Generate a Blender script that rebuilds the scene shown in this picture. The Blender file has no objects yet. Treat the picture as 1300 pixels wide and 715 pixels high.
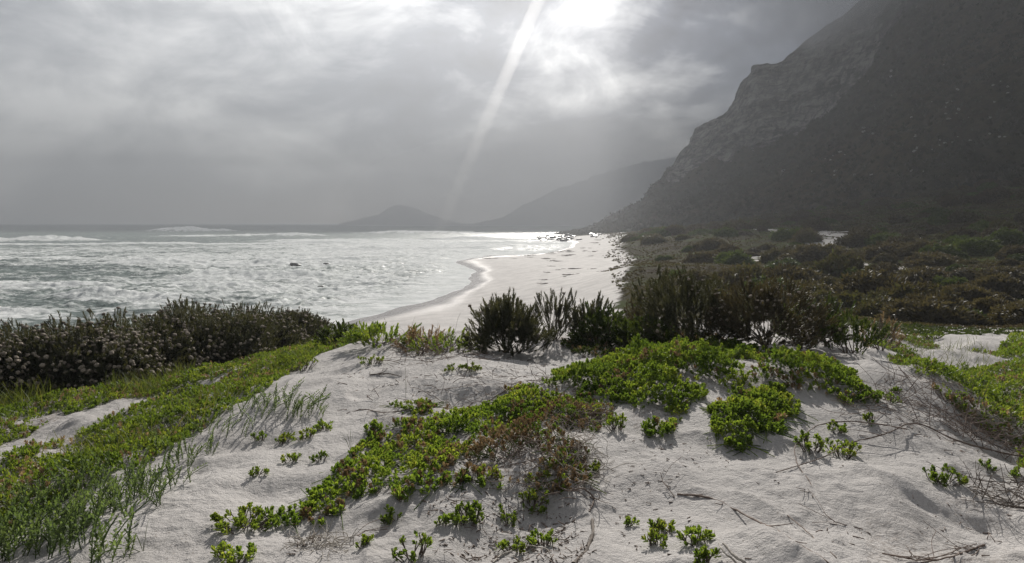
import bpy, math, random
import numpy as np

# ------------------------------------------------------------------ camera, sky, sun, exposure
scene = bpy.context.scene
COL = scene.collection
F = 850.0; PW, PH = 1300.0, 715.0; HOR = 283.0; CAM_Z = 7.0
PITCH = math.atan((PH/2-HOR)/F)
cam_d = bpy.data.cameras.new('camera'); cam = bpy.data.objects.new('camera', cam_d); COL.objects.link(cam)
cam.location = (0, 0, CAM_Z); cam.rotation_euler = (math.radians(90)-PITCH, 0, 0)
cam_d.sensor_width = 36; cam_d.lens = 36*F/PW; cam_d.clip_start = 0.05; cam_d.clip_end = 30000
scene.camera = cam

SUN_EL, SUN_AZ = math.radians(27.0), math.radians(7.0)      # azimuth to the right of +Y
sun_dir = np.array([math.cos(SUN_EL)*math.sin(SUN_AZ), math.cos(SUN_EL)*math.cos(SUN_AZ), math.sin(SUN_EL)])
sd = bpy.data.lights.new('sun', 'SUN'); sun = bpy.data.objects.new('sun', sd); COL.objects.link(sun)
sd.energy = 5.0; sd.angle = math.radians(0.6); sd.color = (1.0, 0.955, 0.89)
sun.rotation_euler = (math.radians(90)-SUN_EL, 0, math.pi-SUN_AZ)
scene.view_settings.view_transform = 'Standard'; scene.view_settings.look = 'None'
scene.view_settings.exposure = 0.5; scene.view_settings.gamma = 1.0
scene.view_settings.use_curve_mapping = False
cy = scene.cycles
cy.use_denoising = True
cy.max_bounces = 6; cy.diffuse_bounces = 3; cy.glossy_bounces = 2; cy.transmission_bounces = 4
cy.transparent_max_bounces = 8; cy.volume_bounces = 1
cy.use_adaptive_sampling = True; cy.adaptive_threshold = 0.01
cy.sample_clamp_indirect = 4.0; cy.caustics_reflective = False; cy.caustics_refractive = False

class NT:
    """small node-tree writer"""
    def __init__(s, tree): s.t = tree; s.t.nodes.clear()
    def n(s, typ, **kw):
        nd = s.t.nodes.new(typ)
        for k, v in kw.items():
            if k.startswith('i_'):
                nd.inputs[k[2:].replace('_', ' ')].default_value = v
            else: setattr(nd, k, v)
        return nd
    def l(s, a, b): s.t.links.new(a, b)
    def inp(s, sock, v):
        if hasattr(v, 'links') or hasattr(v, 'is_linked'): s.l(v, sock)
        else: sock.default_value = v
    def math(s, op, a, b=None, c=None, clamp=False):
        nd = s.n('ShaderNodeMath', operation=op, use_clamp=clamp)
        s.inp(nd.inputs[0], a)
        if b is not None: s.inp(nd.inputs[1], b)
        if c is not None: s.inp(nd.inputs[2], c)
        return nd.outputs[0]
    def noise(s, vec, scale, detail=4, rough=.55, dist=0.0, lac=2.0):
        nd = s.n('ShaderNodeTexNoise'); nd.inputs['Scale'].default_value = scale; nd.inputs['Detail'].default_value = detail
        nd.inputs['Roughness'].default_value = rough; nd.inputs['Distortion'].default_value = dist; nd.inputs['Lacunarity'].default_value = lac
        if vec is not None: s.l(vec, nd.inputs['Vector'])
        return nd.outputs['Fac']
    def mapping(s, vec, scale=(1, 1, 1), loc=(0, 0, 0), rot=(0, 0, 0)):
        nd = s.n('ShaderNodeMapping'); nd.inputs['Scale'].default_value = scale; nd.inputs['Location'].default_value = loc
        nd.inputs['Rotation'].default_value = rot; s.l(vec, nd.inputs['Vector']); return nd.outputs[0]
    def ramp(s, fac, stops):
        nd = s.n('ShaderNodeValToRGB'); e = nd.color_ramp.elements
        while len(e) > 1: e.remove(e[0])
        e[0].position = stops[0][0]; e[0].color = (*stops[0][1], 1)
        for p, c in stops[1:]:
            k = e.new(p); k.color = (*c, 1)
        s.l(fac, nd.inputs[0]); return nd.outputs[0]
    def mr(s, v, a, b, c=0.0, d=1.0, smooth=True):
        nd = s.n('ShaderNodeMapRange'); nd.interpolation_type = 'SMOOTHSTEP' if smooth else 'LINEAR'
        s.l(v, nd.inputs[0])
        for i, x in zip((1, 2, 3, 4), (a, b, c, d)): nd.inputs[i].default_value = x
        return nd.outputs[0]
    def mix(s, f, a, b, mode='MIX'):
        nd = s.n('ShaderNodeMix', data_type='RGBA', blend_type=mode)
        s.inp(nd.inputs[0], f)
        for sock, v in ((nd.inputs[6], a), (nd.inputs[7], b)):
            if isinstance(v, tuple): sock.default_value = (*v, 1)
            else: s.l(v, sock)
        return nd.outputs[2]

# world: a Nishita sky seen through a broken layer of storm cloud
w = bpy.data.worlds.new("World"); scene.world = w; w.use_nodes = True
N = NT(w.node_tree)
tc = N.n('ShaderNodeTexCoord').outputs['Generated']
sky = N.n('ShaderNodeTexSky', sky_type='NISHITA', sun_disc=False, sun_elevation=SUN_EL, sun_rotation=SUN_AZ)
nis = N.n('ShaderNodeVectorMath', operation='SCALE'); N.l(sky.outputs[0], nis.inputs[0]); nis.inputs['Scale'].default_value = 0.10
sep = N.n('ShaderNodeSeparateXYZ'); N.l(tc, sep.inputs[0])
zz = N.math('MAXIMUM', sep.outputs[2], 0.0)
den = N.math('ADD', zz, 0.16)
pu = N.math('DIVIDE', sep.outputs[0], den); pv = N.math('DIVIDE', sep.outputs[1], den)
cmb = N.n('ShaderNodeCombineXYZ'); N.l(pu, cmb.inputs[0]); N.l(pv, cmb.inputs[1])
cl1 = N.noise(N.mapping(tc, (1, 1, 2.0), (3.6, 1.5, .35)), 2.1, 6, .55, .5)
cl2 = N.noise(N.mapping(cmb.outputs[0], (1.0, 1.0, 1), (8.1, 4.7, 2)), 0.45, 3, .5, .2)
cl3 = N.noise(N.mapping(tc, (1, 1, 1.7), (6.2, 2.2, 1.)), 7.0, 6, .6, .8)
clm = N.math('ADD', N.math('MULTIPLY_ADD', cl2, .28, N.math('MULTIPLY', cl1, .58)), N.math('MULTIPLY', cl3, .18))
base = N.ramp(N.mr(clm, .445, .59, 0, 1, False), [(0.0, (.024, .034, .056)), (.38, (.075, .09, .12)), (.66, (.27, .28, .295)), (1.0, (.56, .56, .555))])
dot = N.n('ShaderNodeVectorMath', operation='DOT_PRODUCT'); N.l(tc, dot.inputs[0]); dot.inputs[1].default_value = tuple(sun_dir)
ang = N.math('ARCCOSINE', N.math('MINIMUM', dot.outputs['Value'], 0.99999))
glow = N.math('ADD', N.math('MULTIPLY', N.math('EXPONENT', N.math('MULTIPLY', N.math('POWER', ang, 1.5), -5.6)), 1.9), .58)
gl = N.math('MULTIPLY', glow, N.mr(clm, .42, .6, .8, 1.12))
cloud = N.n('ShaderNodeVectorMath', operation='SCALE'); N.l(base, cloud.inputs[0]); N.l(gl, cloud.inputs['Scale'])
skyc = N.mix(.93, nis.outputs[0], cloud.outputs[0])
bg = N.n('ShaderNodeBackground'); N.l(skyc, bg.inputs[0]); bg.inputs[1].default_value = 1.12
N.l(bg.outputs[0], N.n('ShaderNodeOutputWorld').inputs[0])

# ------------------------------------------------------------------ numeric helpers
rng = np.random.default_rng(7)
def _h(i, j, s):
    n = (i.astype(np.int64)*374761393 + j.astype(np.int64)*668265263 + s*1442695041) & 0xffffffff
    n = ((n ^ (n >> 13))*1274126177) & 0xffffffff
    n = ((n ^ (n >> 16))*2246822519) & 0xffffffff
    return ((n ^ (n >> 15)) & 0xffffff)/float(0xffffff)
def vnoise(x, y, s=0):
    xi = np.floor(x); yi = np.floor(y); fx = x-xi; fy = y-yi
    fx = fx*fx*fx*(fx*(fx*6-15)+10); fy = fy*fy*fy*(fy*(fy*6-15)+10)
    a = _h(xi, yi, s); b = _h(xi+1, yi, s); c = _h(xi, yi+1, s); d = _h(xi+1, yi+1, s)
    return (a*(1-fx)+b*fx)*(1-fy)+(c*(1-fx)+d*fx)*fy
def fbm(x, y, s=0, o=4, g=.5):
    v = 0*x; a = 1; t = 0
    for k in range(o):
        v = v+a*(vnoise(x*2**k+17.3*k, y*2**k-9.1*k, s+k)*2-1); t += a; a *= g
    return v/t
def sstep(a, b, x):
    t = np.clip((x-a)/(b-a), 0, 1); return t*t*(3-2*t)

def pdir(px, py):
    v = -(py-PH/2)/F; u = (px-PW/2)/F
    dy = math.cos(PITCH)+v*math.sin(PITCH); dz = -math.sin(PITCH)+v*math.cos(PITCH)
    return u/dy, dz/dy                                     # per metre of Y
def P(px, py, Y):
    a, b = pdir(px, py); return (a*Y, Y, CAM_Z+b*Y)
def X(px, Y):                                              # approximate x for a column of the picture near the horizon
    return pdir(px, HOR)[0]*Y

# ------------------------------------------------------------------ the lie of the land: surveyed points, interpolated
CP = [P(*c) for c in [
 (0,715,3.2),(220,715,2.95),(430,715,2.8),(650,715,2.8),(900,715,2.8),(1100,715,2.9),(1300,715,3.0),
 (0,640,4.2),(130,640,3.75),(300,640,3.65),(500,640,3.6),(700,640,3.6),(900,640,3.6),(1100,640,3.6),(1300,640,3.8),
 (0,560,6.2),(100,560,5.7),(250,560,5.15),(450,560,4.85),(650,560,4.7),(850,560,4.75),(1050,560,4.7),(1250,560,5.0),
 (0,505,9.6),(150,500,8.8),(280,500,7.3),(400,500,6.5),(520,500,6.0),(650,500,5.95),(850,500,5.85),(1000,500,5.8),(1120,500,5.9),(1190,490,6.6),
 (300,470,10.6),(400,455,9.6),(480,455,8.4),(550,455,8.0),(700,450,8.4),(820,455,8.2),(950,445,8.3),(1060,455,8.2),(1120,462,7.8),
 (480,430,10),(600,422,10.5),(720,432,10),(830,430,10),(940,430,10),(1040,432,9.5),
 (100,495,10.2),(250,468,12.4),(330,450,14),(400,432,17),
 (1300,480,9.9),(1205,478,9.4),(1300,540,6.6),(1280,575,5.0),(1250,450,12.4),(1225,432,13.5),(1180,440,14.0),(1130,425,14.5),(1300,440,13),(1150,408,21),(1250,415,19),
 (1080,395,24),
 ]]
for px, Y, z in [
 (-150,4,5.35),(-150,7,4.8),(-150,11,4.3),
 (0,15,3.6),(200,17,3.4),(-150,16,3.3),(350,21,2.9),(450,18,3.3),(450,26,1.7),
 (0,22,1.9),(200,25,1.6),(-150,24,1.6),(0,32,.3),(200,34,.35),(-150,34,.3),(350,32,1.2),
 (0,38,-.2),(200,40,-.15),(-150,40,-.25),(340,43,.0),
 (600,15,4.2),(600,20,3.0),(600,28,1.5),(700,16,4.4),(700,26,2.6),(700,40,1.6),(520,15,4.3),(520,22,2.6),(520,30,1.3),
 (800,16,4.6),(800,30,3.2),(900,18,4.4),(900,35,3.5),(1000,18,4.3),(1000,35,3.5),
 (600,47,.5),(545,43,.6),(650,66,.95),(680,86,1.2),(730,99,1.5),(755,126,1.6),(742,176,1.1),(720,74,1.7),(640,48,.8),(690,48,1.3),
 (440,42,.18),(470,44,.26),(500,47,.26),(560,52,.28),(583,58,.22),(607,77,.08),(602,96,.0),(575,120,.0),(620,142,.0),(700,160,.0),(722,186,.0),(728,238,.0),(705,330,.0),
 (790,119,3.3),(800,57,3.2),(900,80,3.5),(1000,63,3.5),(1100,43,3.6),(1200,33,3.6),(1300,28,3.5),(770,100,1.8),(760,70,1.9),
 (1000,100,5.2),(1150,100,7.0),(1300,75,6.9),(1300,45,4.6),(1150,60,4.6),(870,125,4.6),(800,214,3.8),(745,275,1.3),
 (1150,150,10.6),(1300,130,12.6),(1150,190,13.6),(1300,165,16.5),(1000,240,10.5),(950,200,6.8),(850,280,4.7),(1450,60,6.6),(1450,20,4.6),(1450,9,5.2),(1450,4,5.5),(1450,130,14.5),
 (1000,400,13),(1300,400,18),(850,500,3),(1500,400,20),(700,450,-2),
 (545,64,-.10),(560,85,-.2),(500,56,-.08),(460,52,-.12),(0,60,-1.2),(200,60,-1.2),(400,60,-.8),(500,75,-.7),(-150,60,-1.5),(0,110,-2.5),(300,110,-2.5),(500,95,-1.3),(-150,110,-3),(550,150,-1.5),(640,240,-2),(690,240,-.8),
 (0,500,-5),(300,500,-5),(600,600,-5),(-150,500,-5),(100,3000,-8),(600,3000,-8),(-150,3000,-8),(1000,3000,0),(1500,3000,0),(680,1500,-5)]:
    CP.append((X(px, Y), Y, z))
CP = np.array(CP)
def feat(x, y):
    th = np.arctan2(x, y); r = np.hypot(x, y)
    lim = math.radians(43)
    a = np.abs(th); a = np.where(a > lim, lim*(math.pi-a)/(math.pi-lim), a)
    return np.sign(th)*a*2.2, np.log(np.maximum(r, 2.9)), r
_fx, _fy, _ = feat(CP[:, 0], CP[:, 1])
def _k(d2): return np.where(d2 > 1e-12, .5*d2*np.log(d2+1e-12), 0)
_n = len(CP)
_A = np.zeros((_n+3, _n+3)); _A[:_n, :_n] = _k((_fx[:, None]-_fx)**2+(_fy[:, None]-_fy)**2)+np.eye(_n)*2e-3
_A[:_n, _n] = 1; _A[:_n, _n+1] = _fx; _A[:_n, _n+2] = _fy; _A[_n:, :_n] = _A[:_n, _n:].T
_w = np.linalg.solve(_A, np.r_[CP[:, 2], 0, 0, 0])
def base_z(x, y):
    x = np.atleast_1d(np.asarray(x, float)); y = np.atleast_1d(np.asarray(y, float))
    sh = x.shape; x = x.ravel(); y = y.ravel(); out = np.empty(len(x))
    for i in range(0, len(x), 40000):
        a, b, r = feat(x[i:i+40000], y[i:i+40000])
        z = _k((a[:, None]-_fx)**2+(b[:, None]-_fy)**2) @ _w[:_n] + _w[_n]+_w[_n+1]*a+_w[_n+2]*b
        t = np.clip(r/2.9, 0, 1)
        out[i:i+40000] = z*t+5.5*(1-t)
    return out.reshape(sh)
def relief(x, y, zb):
    """dune relief on top of the survey: hollows, wind-cut edges, pockmarks"""
    r = np.hypot(x, y)
    near = 1-sstep(14, 30, r)
    land = sstep(.4, 1.6, zb)
    z = near*(.13*fbm(x*.75+5, y*.75, 11, 3)+.03*fbm(x*1.9, y*1.9+3, 12, 3)+.010*fbm(x*5+1, y*5, 13, 3))
    # scooped hollows: ridged, sharp-lipped
    rg = 1-np.abs(fbm(x*1.1+2.2, y*.62+8, 15, 3))*2.2
    z += near*.045*np.clip(rg, 0, 1)**3
    hol = sstep(.25, .6, fbm(x*1.5+9, y*1.2-4, 16, 2)); z -= near*.045*hol
    for hx, hy, am, ax_, ay_ in [(-1.45,4.0,-.10,.24,.18),(-1.0,3.35,-.05,.3,.15),(1.9,3.95,.10,.75,.35),(1.3,3.2,-.07,.45,.2),(.35,3.5,-.05,.5,.25),(-.35,7.2,.09,.8,.4),(-1.15,8.8,-.12,.5,.4),(-1.9,5.2,-.07,.35,.3),(.6,7.3,-.06,.6,.3),(2.6,6.2,.08,.6,.5),(-.6,5.9,-.05,.4,.3)]:
        z = z+am*np.exp(-((x-hx)/ax_)**2-((y-hy)/ay_)**2)
    # rough trodden, rain-pitted surface
    pit = sstep(-.25, .35, fbm(x*.8-3, y*.8+6, 18, 2))
    z += near*pit*.014*fbm(x*13, y*12, 19, 2)
    z += near*(1-pit)*.006*fbm(x*22+y*4, y*9, 21, 2)
    mid = sstep(14, 30, r)*land*(1-sstep(250, 400, r))
    z += mid*(.35*fbm(x*.09, y*.09, 31, 3)+.12*fbm(x*.35, y*.35, 32, 2))*sstep(2.2, 3.4, zb)
    z += mid*.05*fbm(x*.2, y*.2, 34, 3)
    z += sstep(30, 40, r)*(1-sstep(260, 330, r))*.09*fbm(x*.13, y*.10, 36, 3)
    return z
def gz(x, y):
    x = np.atleast_1d(np.asarray(x, float)); y = np.atleast_1d(np.asarray(y, float))
    b = base_z(x, y); return b+relief(x, y, b)
def hit(px, py, y0=1.8, y1=700):
    a, b = pdir(px, py); Y = np.geomspace(y0, y1, 900)
    d = CAM_Z+b*Y-gz(a*Y, Y); k = np.argmax(d < 0)
    if d[k] >= 0: k = len(Y)-1
    if k == 0: k = 1
    t = d[k-1]/(d[k-1]-d[k]+1e-9); t = min(max(t, 0), 1); y = Y[k-1]*(1-t)+Y[k]*t
    return np.array([a*y, y, float(gz(a*y, y)[0])])

# ------------------------------------------------------------------ mesh helpers
def mesh_obj(name, V, Q, mat, parent=None, smooth=False, attrs=None, loc=None):
    """V (n,3); Q (m,4) quads, or (m,3)"""
    V = np.asarray(V, np.float32); Q = np.asarray(Q, np.int32); k = Q.shape[1]
    me = bpy.data.meshes.new(name); me.vertices.add(len(V)); me.vertices.foreach_set('co', V.ravel())
    me.loops.add(Q.size); me.loops.foreach_set('vertex_index', Q.ravel())
    me.polygons.add(len(Q)); me.polygons.foreach_set('loop_start', np.arange(0, Q.size, k, dtype=np.int32))
    me.update(calc_edges=True)
    if smooth: me.polygons.foreach_set('use_smooth', np.ones(len(Q), bool))
    for an, av in (attrs or {}).items():
        at = me.attributes.new(an, 'FLOAT', 'POINT'); at.data.foreach_set('value', np.asarray(av, np.float32))
    me.materials.append(mat)
    o = bpy.data.objects.new(name, me); COL.objects.link(o)
    if parent is not None: o.parent = parent
    if loc is not None: o.location = loc
    return o
def tag(o, label=None, cat=None, group=None, kind=None):
    if label: o['label'] = label
    if cat: o['category'] = cat
    if group: o['group'] = group
    if kind: o['kind'] = kind
    return o
def thing(name, label, cat, loc, rz=0, group=None, scale=1):
    o = bpy.data.objects.new(name, None); COL.objects.link(o); o.empty_display_size = .1
    o.location = tuple(loc); o.rotation_euler = (0, 0, rz); o.scale = (scale,)*3
    return tag(o, label, cat, group)
def dup(root, loc, rz, label, group=None, scale=None):
    r = root.copy(); COL.objects.link(r); r.location = tuple(loc); r.rotation_euler = (0, 0, rz); r['label'] = label
    if group: r['group'] = group
    if scale is not None: r.scale = scale if isinstance(scale, tuple) else (scale,)*3
    for c in list(root.children):
        d = c.copy(); COL.objects.link(d); d.parent = r
        for g in c.children:
            e = g.copy(); COL.objects.link(e); e.parent = d
    return r
def grid_faces(nr, nc):
    i = np.arange(nr-1)[:, None]*nc+np.arange(nc-1)[None, :]
    return np.stack([i, i+1, i+nc+1, i+nc], -1).reshape(-1, 4)

class Bag:
    """gathers quads"""
    def __init__(s): s.V = []; s.Q = []; s.n = 0
    def add(s, V, Q):
        V = np.asarray(V).reshape(-1, 3); s.V.append(V); s.Q.append(np.asarray(Q)+s.n); s.n += len(V)
    def inst(s, tpl, M, T):
        """tpl=(V,Q); M (k,3,3) column basis; T (k,3)"""
        V, Q = tpl; k = len(T)
        if k == 0: return
        W = np.einsum('kij,nj->kni', M, V)+T[:, None, :]
        s.add(W.reshape(-1, 3), (Q[None]+(np.arange(k)*len(V))[:, None, None]).reshape(-1, 4))
    def get(s): return np.concatenate(s.V), np.concatenate(s.Q)
    def obj(s, name, mat, parent=None, smooth=False, loc=None):
        V, Q = s.get()
        return mesh_obj(name, V, Q, mat, parent, smooth, loc=loc)
def frames(d, roll, size, g=rng):
    """basis with z along d, rolled, scaled"""
    d = d/np.linalg.norm(d, axis=-1, keepdims=True)
    up = np.where(np.abs(d[:, 2:3]) > .95, np.array([[1., 0, 0]]), np.array([[0, 0, 1.]]))
    x = np.cross(up, d); x /= np.linalg.norm(x, axis=-1, keepdims=True); y = np.cross(d, x)
    c = np.cos(roll)[:, None]; s_ = np.sin(roll)[:, None]
    x2 = x*c+y*s_; y2 = -x*s_+y*c
    size = np.asarray(size)
    if size.ndim == 1: size = np.repeat(size[:, None], 3, 1)
    return np.stack([x2*size[:, 0:1], y2*size[:, 1:2], d*size[:, 2:3]], -1)
def tube(pts, rad, sides=6):
    pts = np.asarray(pts, float); n = len(pts); rad = np.broadcast_to(rad, (n,))
    t = np.gradient(pts, axis=0); t /= np.linalg.norm(t, axis=1, keepdims=True)+1e-9
    ref = np.array([.3, .2, .93]); u = np.cross(t, ref); u /= np.linalg.norm(u, axis=1, keepdims=True)+1e-9; v = np.cross(t, u)
    a = np.arange(sides)/sides*2*math.pi
    V = pts[:, None]+rad[:, None, None]*(np.cos(a)[None, :, None]*u[:, None]+np.sin(a)[None, :, None]*v[:, None])
    i = (np.arange(n-1)*sides)[:, None]; j = np.arange(sides)[None]; k = (j+1) % sides
    Q = np.stack([i+j, i+k, i+sides+k, i+sides+j], -1).reshape(-1, 4)
    return V.reshape(-1, 3), Q
def spline(pts, m=8):
    p = np.asarray(pts, float)
    if len(p) < 3: return np.array([p[0]*(1-t)+p[-1]*t for t in np.linspace(0, 1, m)])
    p = np.vstack([2*p[0]-p[1], p, 2*p[-1]-p[-2]]); out = []
    for i in range(1, len(p)-2):
        for t in np.linspace(0, 1, m, endpoint=False):
            out.append(.5*((2*p[i])+(-p[i-1]+p[i+1])*t+(2*p[i-1]-5*p[i]+4*p[i+1]-p[i+2])*t*t+(-p[i-1]+3*p[i]-3*p[i+1]+p[i+2])*t**3))
    out.append(p[-2]); return np.array(out)
def leaf_tpl(rows, cols=3, cup=.12, bend=.15):
    """rows: [(z, halfwidth)]"""
    V = []
    for z, hw in rows:
        for c in np.linspace(-1, 1, cols): V.append((c*hw, cup*hw*abs(c)*2+bend*z*z, z))
    return np.array(V), grid_faces(len(rows), cols)
SPOON = leaf_tpl([(0, .07), (.35, .2), (.7, .27), (.9, .2), (1.0, .05)], 3, .3, .22)
SPOON_LO = leaf_tpl([(0, .08), (.6, .27), (1.0, .08)], 2, .1, .2)
BLADE = leaf_tpl([(0, .16), (.5, .2), (1.0, .04)], 2, 0, .12)
NEEDLE = leaf_tpl([(0, .2), (1.0, .05)], 2, 0, 0)

# ------------------------------------------------------------------ materials
def mat_new(name):
    m = bpy.data.materials.new(name); m.use_nodes = True; return m, NT(m.node_tree)
def foliage_mat(name, stops, trans=.4, tcol=None, rough=.6, spec=.22, nscale=3.0, tb=1.0):
    m, N = mat_new(name)
    rnd = N.n('ShaderNodeNewGeometry').outputs['Random Per Island']
    oi = N.n('ShaderNodeObjectInfo').outputs['Random']
    pos = N.n('ShaderNodeNewGeometry').outputs['Position']
    nz = N.noise(pos, nscale, 3, .6)
    f = N.math('ADD', N.math('MULTIPLY', rnd, .45), N.math('MULTIPLY', N.mr(nz, .3, .7), .55))
    c = N.ramp(f, stops)
    hs = N.n('ShaderNodeHueSaturation'); N.l(c, hs.inputs['Color']); N.l(N.mr(oi, 0, 1, .8, 1.2, False), hs.inputs['Value'])
    b = N.n('ShaderNodeBsdfPrincipled'); N.l(hs.outputs[0], b.inputs['Base Color']); b.inputs['Roughness'].default_value = rough
    b.inputs['Specular IOR Level'].default_value = spec
    tr = N.n('ShaderNodeBsdfTranslucent')
    tcn = N.mix(1.0, hs.outputs[0], tcol or (1.5, 1.35, .55), 'MULTIPLY')
    N.l(tcn, tr.inputs[0])
    ms = N.n('ShaderNodeMixShader'); ms.inputs[0].default_value = trans
    N.l(b.outputs[0], ms.inputs[1]); N.l(tr.outputs[0], ms.inputs[2])
    N.l(ms.outputs[0], N.n('ShaderNodeOutputMaterial').inputs[0]); return m
M_GREEN = foliage_mat('sea_lettuce_leaf', [(0, (.05, .088, .022)), (.35, (.10, .155, .038)), (.75, (.18, .235, .055)), (1, (.29, .28, .09))], .5, (1.8, 1.75, .65))
M_GREEN2 = foliage_mat('creeper_leaf', [(0, (.055, .095, .025)), (.5, (.12, .175, .042)), (.85, (.19, .235, .06)), (1, (.25, .25, .09))], .45, (1.8, 1.7, .6))
M_SPURGE = foliage_mat('spurge_leaf', [(0, (.07, .11, .045)), (.6, (.125, .17, .075)), (1, (.18, .22, .11))], .45, (1.6, 1.6, .8))
M_BROWN = foliage_mat('dying_leaf', [(0, (.13, .092, .052)), (.5, (.26, .19, .11)), (1, (.42, .33, .21))], .3, (1.2, 1.05, .8))
M_SHRUB = foliage_mat('shrub_leaf', [(0, (.036, .040, .028)), (.5, (.060, .066, .044)), (1, (.11, .11, .078))], .32)
M_SHRUB_B = foliage_mat('brown_shrub_leaf', [(0, (.034, .031, .024)), (.5, (.062, .055, .042)), (1, (.105, .094, .07))], .32)
M_SHRUB_G = foliage_mat('green_shrub_leaf', [(0, (.035, .055, .018)), (.6, (.055, .082, .026)), (1, (.09, .12, .04))], .36)
M_SCRUB = foliage_mat('scrub_leaf', [(0, (.04, .034, .026)), (.4, (.072, .061, .046)), (.7, (.08, .076, .046)), (1, (.085, .10, .042))], .3, nscale=.12)
M_GRASS = foliage_mat('grass_blade', [(0, (.06, .09, .025)), (.6, (.10, .13, .035)), (1, (.17, .16, .07))], .4)
M_HILLVEG = foliage_mat('hillside_leaf', [(0, (.02, .022, .012)), (.6, (.032, .034, .018)), (1, (.05, .042, .024))], .1, nscale=.02)

def simple_mat(name, c1, c2, scale=20, rough=.85, bump=.3, bs=60, stretch=(1, 1, 1)):
    m, N = mat_new(name)
    co = N.mapping(N.n('ShaderNodeTexCoord').outputs['Object'], stretch)
    col = N.mix(N.mr(N.noise(co, scale, 4, .6), .3, .7), c1, c2)
    b = N.n('ShaderNodeBsdfPrincipled'); N.l(col, b.inputs['Base Color']); b.inputs['Roughness'].default_value = rough
    bp = N.n('ShaderNodeBump'); bp.inputs['Strength'].default_value = bump; bp.inputs['Distance'].default_value = .01
    N.l(N.noise(co, bs, 4, .6), bp.inputs['Height']); N.l(bp.outputs[0], b.inputs['Normal'])
    N.l(b.outputs[0], N.n('ShaderNodeOutputMaterial').inputs[0]); return m
M_BARK = simple_mat('bark', (.06, .045, .035), (.14, .11, .085), 25)
M_TWIG = simple_mat('dead_twig', (.10, .07, .055), (.20, .15, .12), 25)
M_PALE = simple_mat('bleached_wood', (.28, .25, .21), (.45, .41, .36), 18)
M_BLOSSOM = simple_mat('dry_flower', (.16, .13, .10), (.34, .29, .235), 60, .95, .6, 200)
M_ROCK = simple_mat('boulder_stone', (.12, .115, .11), (.30, .29, .27), .8, .9, .8, 3)
M_SEAROCK = simple_mat('wet_rock', (.02, .018, .016), (.05, .045, .04), .8, .45, .6, 3)
M_WRACK = simple_mat('kelp', (.03, .022, .016), (.08, .06, .045), 6, .7)

# sand and thin ground growth
m, N = mat_new('sand'); M_SAND = m
pos = N.n('ShaderNodeNewGeometry').outputs['Position']
sx = N.n('ShaderNodeSeparateXYZ'); N.l(pos, sx.inputs[0])
A = lambda nm: (lambda nd: nd.outputs['Fac'])(N.n('ShaderNodeAttribute', attribute_name=nm))
big = N.noise(pos, .7, 4, .6); fine = N.noise(pos, 55, 3, .7); grain = N.noise(pos, 420, 2, .8)
c = N.mix(N.mr(big, .35, .65), (.39, .37, .355), (.50, .475, .455))
c = N.mix(N.mr(fine, .35, .75, 0, .28), c, (.27, .245, .22))
c = N.mix(N.mr(grain, .55, .8, 0, .35), c, (.17, .15, .13))
# dark specks of litter
spk = N.n('ShaderNodeTexVoronoi', feature='F1'); spk.inputs['Scale'].default_value = 26; N.l(pos, spk.inputs['Vector'])
spm = N.math('MULTIPLY', N.math('LESS_THAN', spk.outputs['Distance'], .13), N.math('GREATER_THAN', N.noise(pos, 2.2, 3, .6), .55))
spm = N.math('MULTIPLY', spm, N.math('GREATER_THAN', N.n('ShaderNodeSeparateColor').outputs[0], -1))
c = N.mix(N.math('MULTIPLY', spm, .7), c, (.10, .07, .05))
lit = N.math('MULTIPLY', A('litter'), N.mr(N.noise(pos, 34, 4, .75), .46, .6))
c = N.mix(lit, c, (.12, .085, .062))
veg = N.mr(N.math('ADD', A('veg'), N.math('MULTIPLY', N.math('SUBTRACT', N.noise(pos, .55, 5, .65), .5), .9)), .22, .42)
vc = N.ramp(N.noise(pos, .16, 5, .6), [(.35, (.045, .034, .022)), (.5, (.05, .046, .022)), (.62, (.055, .072, .02)), (.75, (.085, .10, .03))])
vc = N.mix(N.mr(N.noise(pos, 4, 5, .8), .4, .7, 0, .6), vc, (.025, .022, .014))
c = N.mix(veg, c, vc)
zn = N.math('ADD', sx.outputs[2], N.math('MULTIPLY', N.math('SUBTRACT', N.noise(pos, .25, 3, .5), .5), .12))
wet = N.math('SUBTRACT', 1.0, N.mr(zn, .10, .40))
far = N.mr(sx.outputs[1], 25, 35); wet = N.math('MULTIPLY', wet, far)
c = N.mix(wet, c, N.mix(1.0, c, (.55, .53, .52), 'MULTIPLY'))
b = N.n('ShaderNodeBsdfPrincipled'); N.l(c, b.inputs['Base Color'])
N.l(N.math('MULTIPLY_ADD', wet, -.62, .88), b.inputs['Roughness'])
N.l(N.math('MULTIPLY_ADD', veg, -.34, .35), b.inputs['Specular IOR Level'])
h = N.math('ADD', N.math('MULTIPLY', N.noise(pos, 70, 3, .7), .010), N.math('MULTIPLY', N.noise(pos, 22, 5, .7), .034)); h = N.math('ADD', h, N.math('MULTIPLY', N.noise(pos, 190, 3, .7), .0022))
h = N.math('ADD', h, N.math('MULTIPLY', N.math('MULTIPLY', N.noise(pos, 2.5, 5, .7), veg), .5))
bp = N.n('ShaderNodeBump'); bp.inputs['Distance'].default_value = 1.0; N.l(N.math('MULTIPLY_ADD', wet, -.8, .9), bp.inputs['Strength'])
N.l(h, bp.inputs['Height']); N.l(bp.outputs[0], b.inputs['Normal'])
N.l(b.outputs[0], N.n('ShaderNodeOutputMaterial').inputs[0])

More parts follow.
